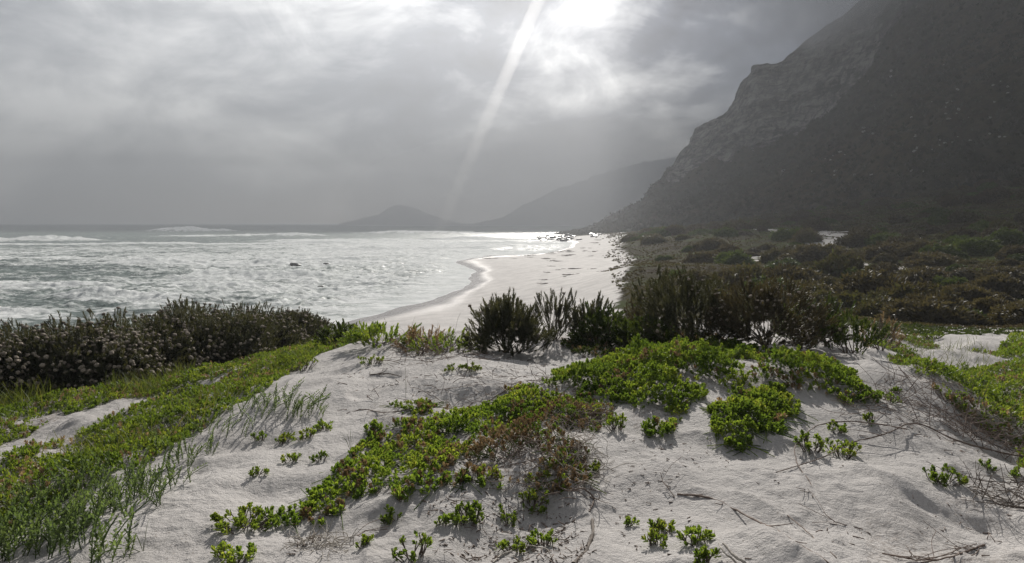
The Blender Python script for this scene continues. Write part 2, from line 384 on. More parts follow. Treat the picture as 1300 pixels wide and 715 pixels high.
# sea
m, N = mat_new('sea'); M_SEA = m
pos = N.n('ShaderNodeNewGeometry').outputs['Position']
fo = N.n('ShaderNodeAttribute', attribute_name='foam').outputs['Fac']
st = N.mapping(pos, (.17, .26, .3))
fn = N.noise(st, 1.6, 7, .68, .9)
fn2 = N.noise(N.mapping(pos, (.6, .9, 1)), 2.2, 5, .7, .5)
ff = N.math('ADD', fo, N.math('MULTIPLY', N.math('SUBTRACT', fn, .5), 3.0))
ff = N.math('ADD', ff, N.math('MULTIPLY', N.math('SUBTRACT', fn2, .5), 1.3))
fm = N.mr(ff, .2, .95)
wc = N.ramp(N.noise(st, .35, 3, .5), [(.3, (.05, .075, .07)), (.7, (.10, .135, .12))])
b1 = N.n('ShaderNodeBsdfPrincipled'); N.l(N.mix(fm, wc, N.mix(N.mr(N.noise(N.mapping(pos, (.25, .7, .5)), 1.3, 7, .75, .6), .36, .62), (.55, .58, .57), (.86, .87, .86))), b1.inputs['Base Color'])
N.l(N.math('MULTIPLY_ADD', fm, .5, .4), b1.inputs['Roughness']); N.l(N.math('MULTIPLY_ADD', fm, -.1, .2), b1.inputs['Specular IOR Level'])
hh = N.math('ADD', N.math('MULTIPLY', fn2, .16), N.math('MULTIPLY', fn, .3))
bp = N.n('ShaderNodeBump'); bp.inputs['Strength'].default_value = .65; bp.inputs['Distance'].default_value = 1.4
N.l(hh, bp.inputs['Height']); N.l(bp.outputs[0], b1.inputs['Normal'])
tr = N.n('ShaderNodeBsdfTranslucent'); tr.inputs[0].default_value = (.92, .95, .94, 1); ms = N.n('ShaderNodeMixShader')
N.l(N.math('MULTIPLY', fm, .2), ms.inputs[0]); N.l(b1.outputs[0], ms.inputs[1]); N.l(tr.outputs[0], ms.inputs[2])
N.l(ms.outputs[0], N.n('ShaderNodeOutputMaterial').inputs[0])

def hill_mat(name, veg1, veg2, rock1, rock2, s):
    m, N = mat_new(name)
    pos = N.n('ShaderNodeNewGeometry').outputs['Position']
    rk = N.n('ShaderNodeAttribute', attribute_name='rock').outputs['Fac']
    v = N.mix(N.mr(N.noise(pos, .012*s, 5, .65), .35, .65), veg1, veg2)
    v = N.mix(N.mr(N.noise(pos, .18*s, 5, .75), .42, .65, 0, .75), v, (.014, .013, .009))
    v = N.mix(N.mr(N.noise(N.mapping(pos, (1, 1, 1), (90, 0, 0)), .009*s, 4, .6), .56, .7, 0, .5), v, (.06, .036, .02))
    r = N.mix(N.mr(N.noise(N.mapping(pos, (1, 1, 2.6)), .07*s, 7, .75, .8), .38, .62), rock1, rock2)
    r = N.mix(N.mr(N.noise(N.mapping(pos, (1, 1, 4)), .02*s, 5, .7, 1.2), .5, .62, 0, .55), r, veg1)
    r = N.mix(N.mr(N.noise(N.mapping(pos, (.35, .35, .1)), .5*s, 4, .7), .45, .65, 0, .8), r, (.03, .029, .027))
    mask = N.mr(N.math('ADD', rk, N.math('MULTIPLY', N.math('SUBTRACT', N.noise(pos, .05*s, 5, .7), .5), 1.6)), .4, .62)
    b = N.n('ShaderNodeBsdfPrincipled'); N.l(N.mix(mask, v, r), b.inputs['Base Color']); b.inputs['Roughness'].default_value = .95
    b.inputs['Specular IOR Level'].default_value = .15
    bp = N.n('ShaderNodeBump'); bp.inputs['Strength'].default_value = .8; bp.inputs['Distance'].default_value = 3.0/s
    N.l(N.noise(pos, .25*s, 6, .7), bp.inputs['Height']); N.l(bp.outputs[0], b.inputs['Normal'])
    N.l(b.outputs[0], N.n('ShaderNodeOutputMaterial').inputs[0]); return m
M_HILL = hill_mat('mountainside', (.024, .027, .013), (.055, .044, .022), (.07, .066, .06), (.30, .285, .26), 1.0)
M_HILL2 = hill_mat('headland_slope', (.03, .032, .02), (.045, .04, .025), (.10, .09, .08), (.18, .17, .16), .5)

# ------------------------------------------------------------------ polygons on the ground
def poly_world(pp): return np.array([hit(a, b)[:2] for a, b in pp])
def inside(x, y, poly):
    r = np.zeros(x.shape, bool); n = len(poly)
    for i in range(n):
        x0, y0 = poly[i]; x1, y1 = poly[(i+1) % n]
        c = ((y0 > y) != (y1 > y)) & (x < (x1-x0)*(y-y0)/(y1-y0+1e-12)+x0)
        r ^= c
    return r
def edge_dist(x, y, poly):
    d = np.full(x.shape, 1e9); n = len(poly)
    for i in range(n):
        a = poly[i]; b = poly[(i+1) % n]; ab = b-a; L = (ab**2).sum()+1e-12
        t = np.clip(((x-a[0])*ab[0]+(y-a[1])*ab[1])/L, 0, 1)
        d = np.minimum(d, np.hypot(x-a[0]-t*ab[0], y-a[1]-t*ab[1]))
    return d
def proj(x, y, z):
    c, s_ = math.cos(PITCH), math.sin(PITCH)
    dz = z-CAM_Z; dep = y*c-dz*s_; up = y*s_+dz*c
    dep = np.maximum(dep, .05)
    return PW/2+F*x/dep, PH/2-F*up/dep

MAT_PX = {   # outlines of the low mats as they lie on the ground
 'crest': [(690,492),(712,478),(760,466),(800,458),(850,448),(905,440),(960,444),(1010,452),(1060,468),(1100,492),(1108,512),(1080,516),(1040,492),(990,494),(965,504),(930,502),(900,498),(880,508),(865,535),(835,556),(805,545),(800,512),(760,502),(720,508)],
 'lobe': [(905,515),(935,504),(985,500),(996,522),(975,548),(948,543),(935,568),(912,550)],
 'slope': [(383,662),(400,632),(430,602),(455,575),(480,545),(500,530),(560,530),(620,514),(680,498),(702,508),(690,532),(640,548),(600,562),(560,584),(545,612),(510,630),(460,624),(430,644),(408,664)],
 'dying': [(560,580),(600,560),(640,546),(700,515),(750,505),(772,528),(745,570),(715,620),(670,612),(640,602),(600,600),(570,612)],
 'tuft': [(494,515),(520,506),(546,510),(540,524),(505,528)],
 'strip': [(-80,700),(-60,625),(0,590),(60,565),(110,545),(170,520),(235,506),(300,475),(380,446),(425,432),(470,428),(400,452),(345,486),(290,520),(235,552),(165,592),(90,628),(30,665)],
 'upper': [(-120,570),(-60,525),(0,512),(80,500),(160,494),(240,480),(330,455),(395,434),(425,430),(360,455),(290,474),(228,500),(160,506),(90,525),(40,552),(0,566),(-60,590)],
 'rightbank': [(1135,458),(1180,466),(1225,474),(1262,470),(1300,462),(1400,470),(1400,610),(1330,600),(1300,572),(1250,548),(1205,512),(1165,482)],
 'rightfar': [(1262,452),(1280,430),(1310,420),(1400,420),(1400,470),(1300,464)],
 'rightthin': [(1100,432),(1135,424),(1175,428),(1190,440),(1160,450),(1120,446)],
 'behind': [(740,448),(720,436),(760,425),(850,428),(930,436),(900,446),(820,450)],
}
MATS = {k: poly_world(v) for k, v in MAT_PX.items()}

# ------------------------------------------------------------------ ground sheet
th = np.concatenate([np.radians(np.linspace(-180, -50, 50, endpoint=False)), np.radians(np.linspace(-50, 50, 1050, endpoint=False)), np.radians(np.linspace(50, 180, 50))])
rr = np.concatenate([[.02, .3, .8], np.geomspace(1.4, 16, 560, endpoint=False), np.geomspace(16, 300, 330, endpoint=False), np.geomspace(300, 20000, 40)])
R_, T_ = np.meshgrid(rr, th, indexing='ij')
gx = R_*np.sin(T_); gy = R_*np.cos(T_)
# interpolate the survey on a thinner grid, then refine
gb = base_z(gx[:, ::5], gy[:, ::5])
ci = np.arange(0, gx.shape[1], 5); full = np.arange(gx.shape[1])
lo = np.minimum(full//5, len(ci)-2); fr = (full-ci[lo])/5.0
gbz = gb[:, lo]*(1-fr)+gb[:, lo+1]*fr
gzz = gbz+relief(gx, gy, gbz)
def patch_poly(px, py, rx, ry):
    c = hit(px, py); Y = c[1]; dz = max(CAM_Z-c[2], 1.0); a_ = rx*Y/F; b_ = min(ry*Y*Y/(F*dz), Y*.35); t = np.linspace(0, 6.283, 20, endpoint=False)
    w_ = 1+.3*np.sin(t*3+px)+.2*np.sin(t*5+py); return np.stack([c[0]+a_*w_*np.cos(t), Y+b_*w_*np.sin(t)], -1)
SAND_PATCH = [patch_poly(*q) for q in [(1008,294,20,2),(1040,303,22,3),(1068,312,22,3),(1095,320,12,2),(950,327,20,2.5),(932,321,10,1.5),(1155,312,16,4),(1110,341,34,3),(1165,350,26,3),(1290,308,30,4),(1075,300,14,2)]]
rG = np.hypot(gx, gy)
px_, py_ = proj(gx, gy, gzz)
front = (gy > 1)
wv = 45*fbm(gx*.12, gy*.05, 41, 4)*np.clip(60/np.maximum(gy, 1), .2, 1)
vegm = sstep(765, 835, px_+wv)*sstep(15, 25, gy+4*fbm(gx*.3, gy*.3, 42, 3))*front*sstep(1.7, 2.9, gbz)
for sp in SAND_PATCH:
    ins = inside(gx, gy, sp); vegm = np.where(ins, vegm*.25, vegm)
vegm = np.where(gy > 330, 1.0*(gbz > .5), vegm)
# left bank under the dark shrubs and behind it
left_v = (px_ < 430)*front*sstep(10.5, 12.5, rG)*(1-sstep(27, 32, gy)); vegm = np.maximum(vegm, left_v*.95)
litt = np.zeros_like(gx)
for k, p in MATS.items():
    d = edge_dist(gx, gy, p) if False else None
    near_m = (gy < 18) & front
    ins = inside(gx[near_m], gy[near_m], p); tmp = litt[near_m]
    tmp = np.where(ins, .85 if k in ('dying', 'slope', 'strip', 'upper', 'rightbank') else .5, tmp); litt[near_m] = tmp
lt2 = sstep(-.05, .5, fbm(gx*.9+3, gy*.9, 55, 3))*.55*((px_ > 470) & (px_ < 760) | (px_ > 1100))*(rG < 14)
litt = np.maximum(litt, lt2*front)
ground = mesh_obj('ground', np.stack([gx, gy, gzz], -1).reshape(-1, 3), grid_faces(len(rr), len(th)), M_SAND, smooth=True,
                  attrs={'veg': vegm.ravel(), 'litter': litt.ravel()})
tag(ground, 'pale rippled dune sand running down to the beach and back into scrub land', kind='structure')

# ------------------------------------------------------------------ sea
ths = np.radians(np.linspace(-75, 60, 1000)); rs = np.concatenate([np.geomspace(30, 900, 640, endpoint=False), np.geomspace(900, 20000, 60)])
R2, T2 = np.meshgrid(rs, ths, indexing='ij'); sx_ = R2*np.sin(T2); sy_ = R2*np.cos(T2)
spx = PW/2+F*sx_/np.maximum(sy_, 1)
depth = -base_z(sx_[::2, ::4], sy_[::2, ::4])
ri = np.minimum(np.arange(R2.shape[0])//2, depth.shape[0]-1); cidx = np.minimum(np.arange(R2.shape[1])//4, depth.shape[1]-1)
depth = depth[ri][:, cidx]
sz = np.zeros_like(sx_); foam = np.zeros_like(sx_)
shallow = sstep(.0, 1.0, depth)
# px0, px1, picture row, height, half-width (m), foam, wander
BREAK = [(-400,148,305,3.6,6.5,1.8),(165,302,294.2,5.2,10,1.7),(366,406,289.6,6.5,16,1.7),(180,430,299.5,1.2,5,.9),(430,660,296.5,1.3,7,.9),
 (-200,520,311.5,.7,3.5,.8),(300,700,305,.9,4,.8),(120,400,336,1.0,3.0,1.0),(200,420,350,.8,2.4,1.0),(40,250,380,.95,2.0,1.2),(-100,110,400,.8,1.7,1.2),(240,330,362,.7,1.8,1.0),(-100,160,362,.35,1.8,.6),
 (360,640,318,.9,2.8,.9),(500,715,311,.5,3,.8),(-300,120,326,.35,2.5,.5),(300,520,331,.4,2,.7),(-500,-100,300,2,6,1.2),(520,690,303,.8,4,.8)]
for k, (a, b_, row, hgt, hw, fa) in enumerate(BREAK):
    Yc = CAM_Z*F/(row-HOR)
    wob = Yc*(.09*fbm(sx_/Yc*3.1+k*7, sx_*0+k, 70+k, 3)+.02*fbm(sx_/Yc*14, sx_*0+k, 90+k, 2))
    d = sy_-(Yc+wob)
    ends = sstep(a, a+70, spx+18*fbm(sx_*.05, sy_*.05, 60+k, 2))*(1-sstep(b_-60, b_+8, spx+22*fbm(sx_*.06, sy_*.04, 65+k, 2)))
    hgt *= 1.25
    hh = .6+.75*fbm(sx_/Yc*9, sx_*0, 110+k, 3)
    prof = np.where(d < 0, np.exp(-(d/(hw*1.5))**2), np.exp(-(d/(hw*.6))**2))
    sz += ends*hgt*prof*hh*shallow
    lump = 1+.8*fbm(sx_/hw*1.2, sy_/hw*1.2, 130+k, 3)
    foam += ends*fa*1.3*np.where(d < 0, np.exp(-(d/(hw*1.7))**2), np.exp(-(d/(hw*.9))**2))*lump
    sz += ends*prof*hgt*.16*fbm(sx_/hw*3, sy_/hw*3, 150+k, 3)*shallow
zone = sstep(40, 60, sy_)*(1-sstep(140, 250, sy_-sstep(200, 500, spx)*90))
patch = fbm(sx_*.028, sy_*.05, 171, 3)
calm = (1-sstep(90, 260, spx))*sstep(46, 60, sy_)*(1-sstep(110, 170, sy_))
foam += .15+zone*(.54+.42*patch)-calm*.3+sstep(260, 460, spx)*zone*.16
foam += (1-sstep(0.0, .5, depth))*.28
foam -= sstep(300, 500, sy_)*.05
sz += shallow*(.22*fbm(sx_*.16, sy_*.35, 181, 4)+.35*fbm(sx_*.03, sy_*.07, 182, 3)*sstep(60, 200, sy_))
chop = zone*shallow*(1-.6*sstep(100, 200, sy_)); sz += chop*(.30*fbm(sx_*.42, sy_*.5, 191, 4, .6)+.12*(1-np.abs(fbm(sx_*.9, sy_*.9, 195, 3))*3))
foam += (1-sstep(.02, .16, depth))*.5
sz += .03
sea = mesh_obj('sea', np.stack([sx_, sy_, sz], -1).reshape(-1, 3), grid_faces(len(rs), len(ths)), M_SEA, smooth=True, attrs={'foam': foam.ravel()})
tag(sea, 'rough grey green sea with white foam and rolling breakers', kind='structure')

# ------------------------------------------------------------------ mountain, headland, far hill
def hill(name, ridge, base, prof, amp, mat, ncol, nrow, label, seed, cliff):
    pr = np.array(ridge, float); pb = np.array(base, float)
    px = np.linspace(pr[0, 0], pr[-1, 0], ncol)
    ry = np.interp(px, pr[:, 0], pr[:, 1]); rY = np.interp(px, pr[:, 0], pr[:, 2])
    bY = np.interp(px, pb[:, 0], pb[:, 1]); bz = np.interp(px, pb[:, 0], pb[:, 2])
    rz = CAM_Z+(HOR-ry)/F*rY
    t = np.concatenate([np.linspace(0, 1, nrow), 1+np.linspace(.03, 1.6, 24)])[:, None]
    Y = bY+(rY-bY)*t
    cw = np.interp(px, *np.array(cliff, float).T)[None]
    tt = np.clip(t, 0, 1)
    low = tt**1.12
    f = (1-cw)*low/1.0 + cw*sstep(.80, .985, tt)
    z = bz+(rz-bz)*f
    back = np.clip(t-1, 0, None); z = np.where(t > 1, rz-(rz-bz)*back*.35, z)
    Xw = (px-PW/2)/F*Y
    hgt = np.maximum(z-bz, 0)
    env = np.clip(hgt/25, 0, 1)*(1-.75*np.exp(-((tt-1)/.05)**2))
    cl = sstep(.74, .86, tt)*(1-sstep(.97, 1.0, tt))*np.clip(cw*3, 0, 1)
    z = z+env*amp*(fbm(Xw*.012, Y*.012, seed, 5, .55)+.35*fbm(Xw*.06, Y*.06, seed+3, 4))
    gul = fbm(Xw*.07+Y*.01, Y*.012, seed+9, 4, .6)
    st_ = fbm(Xw*.01, z*.22, seed+12, 3, .6)
    z = z+cl*amp*.55*gul
    Yd = Y+cl*(gul*19+st_*14+7*fbm(Xw*.11, z*.5, seed+31, 3))
    z = z+cl*3*st_
    # a ragged skyline
    z = z+np.exp(-((t-1)/.04)**2)*amp*.34*fbm(Xw*.06, Y*0, seed+20, 5, .65)*np.clip(hgt/20, 0, 1)
    rock = np.clip(cl*1.0+.0, 0, 1)*.85+.06*np.clip(hgt/60, 0, 1)
    o = mesh_obj(name, np.stack([Xw, Yd, z], -1).reshape(-1, 3), grid_faces(len(t), ncol), mat, smooth=False, attrs={'rock': (rock+0*z).ravel()})
    tag(o, label, kind='structure'); return Xw, Yd, z, px, rock+0*z
RIDGE = [(680,304,400),(740,291,480),(780,274,520),(810,257,560),(833,233,600),(848,213,650),(860,196,660),(880,172,650),(900,152,640),(918,143,625),(930,125,615),(943,100,605),(957,88,590),(985,80,570),(1000,68,560),(1020,50,545),(1040,35,530),(1060,20,515),(1080,5,500),(1120,-20,470),(1180,-60,430),(1300,-110,360),(1600,-160,260),(2600,-120,160)]
BASE = [(680,370,-3),(740,300,-1),(850,290,3),(1000,235,6.5),(1150,188,8.5),(1300,162,10.5),(1600,130,11),(2600,90,9)]
mt = hill('mountain', RIDGE, BASE, 0, 15, M_HILL, 620, 330, 'steep dark mountainside with a grey cliff band rising into cloud', 301,
          [(680,0),(835,.05),(860,.42),(960,.45),(1050,.34),(1130,.12),(1200,.02),(2600,.0)])
hd = hill('headland', [(585,286,2100),(600,284,2100),(630,279,2100),(645,273,2100),(665,259,2100),(690,247,2100),(720,236,2100),(760,222,2100),(800,211,2100),(860,200,2100),(960,190,2100),(1100,185,2100)],
     [(600,1950,-2),(1100,1500,-2)], 0, 22, M_HILL2, 220, 90, 'hazy headland falling to the sea beyond the beach', 351, [(600,0),(1100,.2)])
fh = hill('far_hill', [(430,284.5,2900),(450,280,2900),(466,276,2900),(482,272,2900),(492,265,2900),(503,261,2900),(516,261.5,2900),(532,266,2900),(548,273,2900),(566,279,2900),(590,284,2900),(680,286,2900),(760,288,2900)],
     [(430,2500,-3),(760,2500,-3)], 0, 12, M_HILL2, 160, 50, 'small peaked hill on the far side of the bay', 371, [(430,0),(760,0)])

# ------------------------------------------------------------------ haze
hz = []
for z in (-12, 300):
    for x, y in ((-4500, -600), (4500, -600), (4500, 3600), (-4500, 3600)): hz.append((x, y, z))
m, N = mat_new('haze_air'); M_HAZE = m
pv = N.n('ShaderNodeVolumePrincipled'); pv.inputs['Color'].default_value = (.60, .62, .655, 1)
pv.inputs['Density'].default_value = .0006; pv.inputs['Anisotropy'].default_value = .42
N.l(pv.outputs[0], N.n('ShaderNodeOutputMaterial').inputs['Volume'])
haze = mesh_obj('haze', hz, [(0, 3, 2, 1), (4, 5, 6, 7), (0, 1, 5, 4), (1, 2, 6, 5), (2, 3, 7, 6), (3, 0, 4, 7)], M_HAZE)
tag(haze, 'thin sea haze over the bay', kind='stuff')

def ellipsoid(c, r, nu=24, nv=14):
    u, v = np.meshgrid(np.linspace(0, 2*math.pi, nu), np.linspace(-math.pi/2, math.pi/2, nv), indexing='ij')
    return np.stack([r[0]*np.cos(v)*np.cos(u), r[1]*np.cos(v)*np.sin(u), r[2]*np.sin(v)], -1).reshape(-1, 3), grid_faces(nu, nv)[:, ::-1]
m, N = mat_new('mist_air')
co = N.n('ShaderNodeTexCoord').outputs['Object']
ln = N.n('ShaderNodeVectorMath', operation='LENGTH'); N.l(co, ln.inputs[0])
fall = N.mr(N.math('ADD', ln.outputs['Value'], N.math('MULTIPLY', N.math('SUBTRACT', N.noise(co, 2.2, 3, .6), .5), .9)), .45, .95, 1.0, 0.0)
pv = N.n('ShaderNodeVolumePrincipled'); pv.inputs['Color'].default_value = (.97, .97, .99, 1)
N.l(N.math('MULTIPLY', fall, .016), pv.inputs['Density']); pv.inputs['Anisotropy'].default_value = .55
N.l(pv.outputs[0], N.n('ShaderNodeOutputMaterial').inputs['Volume'])
V, Q = ellipsoid((0, 0, 0), (1, 1, 1)); m1 = m
m, N = mat_new('mist_bank'); pv = N.n('ShaderNodeVolumePrincipled'); pv.inputs['Color'].default_value = (.9, .91, .93, 1); pv.inputs['Density'].default_value = .0017; pv.inputs['Anisotropy'].default_value = .4
N.l(pv.outputs[0], N.n('ShaderNodeOutputMaterial').inputs['Volume'])
o = mesh_obj('mist', V, Q, m, loc=(260, 1480, 40)); o.scale = (640, 380, 190); tag(o, 'bank of mist lying in front of the headland', kind='stuff'); m = m1
o = mesh_obj('mist', V, Q, m, loc=(268, 465, 172)); o.scale = (170, 90, 68)
tag(o, 'wisp of cloud clinging to the mountain top', kind='stuff')
# cone of denser mist, shaped and graded to stand in for a sunlight shaft
a = np.array([-32.9, 291, .5]); L = 730.0; q = np.linspace(0, 1, 2); nrm = np.linspace(0, 2*math.pi, 17)
bx = np.cross(sun_dir, [0, 0, 1.]); bx /= np.linalg.norm(bx); by = np.cross(bx, sun_dir)
V = []
for t in np.linspace(0, 1, 4):
    for p in nrm: V.append(a+sun_dir*L*t+(bx*math.cos(p)+by*math.sin(p))*(2.8+6.5*t))
V = np.array(V); Q = grid_faces(4, 17); V = np.concatenate([V, [a], [a+sun_dir*L]]); i = np.arange(16)
Q = np.concatenate([Q, np.stack([i, i+1, 0*i+68, 0*i+68], -1)[:, :], np.stack([i+51, i+52, 0*i+69, 0*i+69], -1)])
m, N = mat_new('beam_mist'); gp = N.n('ShaderNodeNewGeometry').outputs['Position']; pv = N.n('ShaderNodeVolumePrincipled'); pv.inputs['Color'].default_value = (1, .99, .97, 1)
sz_ = N.n('ShaderNodeSeparateXYZ'); N.l(gp, sz_.inputs[0]); N.l(N.mr(sz_.outputs[2], 0, 260, .0058, .0006, True), pv.inputs['Density']); pv.inputs['Anisotropy'].default_value = .75
N.l(pv.outputs[0], N.n('ShaderNodeOutputMaterial').inputs['Volume'])
import bmesh
bm = bmesh.new()
vs = [bm.verts.new(v) for v in V]
for f in Q:
    f = list(dict.fromkeys(int(k) for k in f))
    bm.faces.new([vs[k] for k in f])
bmesh.ops.remove_doubles(bm, verts=bm.verts, dist=.01); bmesh.ops.recalc_face_normals(bm, faces=bm.faces)
me = bpy.data.meshes.new('sunbeam'); bm.to_mesh(me); me.materials.append(m); o = bpy.data.objects.new('sunbeam', me); COL.objects.link(o)
tag(o, 'slanting cone of dense mist shaped as a shaft of sunlight', kind='stuff')
#@@PLANTS
# ------------------------------------------------------------------ unseen cloud sheet, added above the view to keep the slopes in shade
MT_SHADE = np.array([(38,160),(45,200),(60,330),(75,470),(60,660),(3000,660),(3000,165),(60,150)], float)
def shade_cloud(SHADE):
    """lies so high that the sun, coming over it, leaves the dune, the beach and the near water lit and the mountain in shade"""
    H = 1400.0; k = H/math.tan(SUN_EL); V = []; n = 60
    out = SHADE+np.array([k*math.sin(SUN_AZ), k*math.cos(SUN_AZ)]); ring = []
    for i in range(len(out)):
        for t in np.linspace(0, 1, n, endpoint=False): ring.append(out[i]*(1-t)+out[(i+1) % len(out)]*t)
    ring = np.array(ring); c = out.mean(0); L = []
    ring += np.stack([10*fbm(ring[:, 0]*.02, ring[:, 1]*.02, 402, 3), 10*fbm(ring[:, 0]*.02, ring[:, 1]*.02, 403, 3)], -1)
    m_ = len(ring)
    for sc_, z in ((0., H+10), (.5, H+6), (.93, H), (1., H+40), (.97, H+90), (.5, H+230), (0., H+240)):
        r = c+(ring-c)*sc_; L.append(np.column_stack([r, z+25*fbm(r[:, 0]*.006, r[:, 1]*.006, 405, 4)*min(1, sc_*4)]))
    V = np.concatenate(L); i = np.arange(m_); j = (i+1) % m_
    Q = np.concatenate([np.stack([q*m_+i, q*m_+j, (q+1)*m_+j, (q+1)*m_+i], -1) for q in range(len(L)-1)])
    return V, Q
m, N = mat_new('cloud'); b = N.n('ShaderNodeBsdfDiffuse'); b.inputs[0].default_value = (.6, .6, .62, 1)
N.l(b.outputs[0], N.n('ShaderNodeOutputMaterial').inputs[0])
for SHD, lab in ((MT_SHADE, 'unseen grey cloud sheet added to shade the mountain'),):
    V, Q = shade_cloud(SHD); tag(mesh_obj('cloud', V, Q, m, smooth=True), lab, kind='stuff')

def shade_deck():
    """a higher unseen layer added to shade the distant air, with one gap"""
    import bmesh
    H = 3000.0; k = H/math.tan(SUN_EL); off = np.array([k*math.sin(SUN_AZ), k*math.cos(SUN_AZ)])
    xs = np.arange(-4200, 4200, 30.); ys = np.arange(560, 2760, 30.); gx_, gy_ = np.meshgrid(xs, ys, indexing='ij')
    cxx, cyy = gx_[:-1, :-1]+15, gy_[:-1, :-1]+15
    keep = (cyy > 640+110*fbm(cxx*.003, cyy*.003, 611, 3)) & (np.hypot(cxx+97, (cyy-905)*.5) > 26)
    V = np.stack([gx_+off[0], gy_+off[1], H+40*fbm(gx_*.002, gy_*.002, 612, 4)], -1).reshape(-1, 3)
    Q = grid_faces(len(xs), len(ys))[keep.ravel()]
    bm = bmesh.new(); vs = [bm.verts.new(v) for v in V]
    for f in Q: bm.faces.new([vs[int(q)] for q in f])
    bmesh.ops.delete(bm, geom=[v for v in bm.verts if not v.link_faces], context='VERTS')
    ex = bmesh.ops.extrude_face_region(bm, geom=list(bm.faces))
    bmesh.ops.translate(bm, vec=(0, 0, 60), verts=[e for e in ex['geom'] if isinstance(e, bmesh.types.BMVert)])
    me = bpy.data.meshes.new('cloud'); bm.to_mesh(me); me.materials.append(m)
    o = bpy.data.objects.new('cloud', me); COL.objects.link(o); tag(o, 'unseen high cloud layer added to shade the distant air', kind='stuff')
shade_deck()

# ------------------------------------------------------------------ leaf rosettes of the sandy mats
def rosette(seed, n=13, tpl=SPOON, L=.045, stem=.05):
    g = np.random.default_rng(seed); k = np.arange(n); a = k*2.4+g.uniform(0, 6, 1)
    el = np.radians(np.interp(k/(n-1), [0, 1], [12, 82])+g.normal(0, 9, n))
    d = np.stack([np.cos(el)*np.cos(a), np.cos(el)*np.sin(a), np.sin(el)], -1)
    T = np.stack([0*k, 0*k, stem*(k/(n-1))], -1)+d*.004
    s = L*np.interp(k/(n-1), [0, .5, 1], [.85, 1.05, .62])*g.uniform(.85, 1.15, n)
    up = np.tile([0, 0, 1.], (n, 1)); x = np.cross(up, d); x /= np.linalg.norm(x, axis=1, keepdims=True)+1e-9
    y = np.cross(d, x)                                     # leaf hollow faces the stem
    M = np.stack([x, -y*-1, d], -1)*s[:, None, None]
    bg = Bag(); bg.inst(tpl, M, T); return bg.get()
ROS = [rosette(i, int(n), SPOON, .046) for i, n in enumerate((12, 14, 16, 11, 13))]
ROS_LO = [rosette(20+i, int(n), SPOON_LO, .052, .06) for i, n in enumerate((9, 10, 11))]
def ros_mats(k, scale, g, lean=.45):
    d = np.stack([g.normal(0, lean, k), g.normal(-.08, lean, k), np.ones(k)], -1)
    return frames(d, g.uniform(0, 6.28, k), scale, g)
def fill(bag, x, y, z, scale, lib, g, lean=.45):
    w_ = g.integers(0, len(lib), len(x))
    for i, t in enumerate(lib):
        s = w_ == i; k = int(s.sum())
        if k: bag.inst(t, ros_mats(k, scale[s], g, lean), np.stack([x[s], y[s], z[s]], -1))
def mat_patch(key, label, dens, mound, sc=1.0, lib=ROS, mat=M_GREEN, seed=1, hole=.0, brown=0.0, ns=2.2):
    p = MATS[key]; g = np.random.default_rng(seed)
    lo_, hi_ = p.min(0)-.1, p.max(0)+.1; area = np.prod(hi_-lo_); n = int(area*dens*2.4); sc = sc*.61
    x = g.uniform(lo_[0], hi_[0], n); y = g.uniform(lo_[1], hi_[1], n)
    e = edge_dist(x, y, p)*np.where(inside(x, y, p), 1, -1)
    nz = fbm(x*ns, y*ns, seed*7, 3)
    keep = (e+.16*nz+.05 > 0) & (nz > hole-.9+.0) & (nz+g.normal(0, .08, n) > hole-.45)
    x, y, e, nz = x[keep], y[keep], e[keep], nz[keep]
    hm = mound*np.clip(.25+np.clip(e, 0, .35)/.35*.75, .1, 1)*np.clip(.75+nz*1.1, .25, 1.5)
    z = gz(x, y)+hm*g.uniform(.15, 1, len(x))**.6-.012
    s = sc*g.uniform(.55, 1.35, len(x))
    isb = (g.uniform(0, 1, len(x))+.5*fbm(x*3, y*3, seed+40, 2) < brown)
    root = None
    for sel, mm, nm in ((~isb, mat, 'ground_cover'), (isb, M_BROWN, 'withered_growth')):
        if sel.sum() == 0: continue
        bg = Bag(); fill(bag=bg, x=x[sel], y=y[sel], z=z[sel], scale=s[sel], lib=lib, g=g)
        if nm == 'withered_growth': lab = label.replace('green', 'brown withered')
        else:
            lab = label
            k = min(len(x), 500); ii = g.choice(len(x), k, False)     # runner stems under the leaves
            for j in ii:
                a = g.uniform(0, 6.28); L = g.uniform(.06, .22)
                q = np.array([[x[j], y[j], z[j]], [x[j]+L*.5*math.cos(a), y[j]+L*.5*math.sin(a), z[j]-hm[j]*.4], [x[j]+L*math.cos(a), y[j]+L*math.sin(a), z[j]-hm[j]*.9]])
                bg.add(*tube(q, .0028, 4))
        tag(bg.obj(nm, mm), lab, kind='stuff')
    return len(x)
mat_patch('crest', 'mounded bright green sea lettuce mat across the dune crest', 420, .22, 1.0, seed=3, hole=.16)
mat_patch('lobe', 'green leafy lobe spilling down the sand below the crest mat', 430, .17, 1.0, seed=4)
mat_patch('slope', 'low green leafy mat on the middle of the dune slope', 380, .10, .9, seed=5, hole=.28, brown=.08, ns=3)
mat_patch('dying', 'half dead green creeper tangle right of the slope mat', 330, .15, .8, seed=6, hole=.25, brown=.64, ns=3)
mat_patch('tuft', 'small green leafy patch at the top of the slope mat', 380, .08, .8, seed=7)
mat_patch('strip', 'long green creeping mat along the left dune ridge', 300, .11, .95, ROS_LO, M_GREEN2, seed=8, hole=.0, brown=.04, ns=1.6)
mat_patch('upper', 'green creeping mat between bare sand streak and dark shrubs', 240, .12, 1.0, ROS_LO, M_GREEN2, seed=9, hole=.1, brown=.06, ns=1.3)
mat_patch('rightbank', 'green leafy mat on the bank behind the bare sand ridge', 260, .15, 1.0, ROS_LO, M_GREEN2, seed=10, hole=.1, brown=.05, ns=1.4)
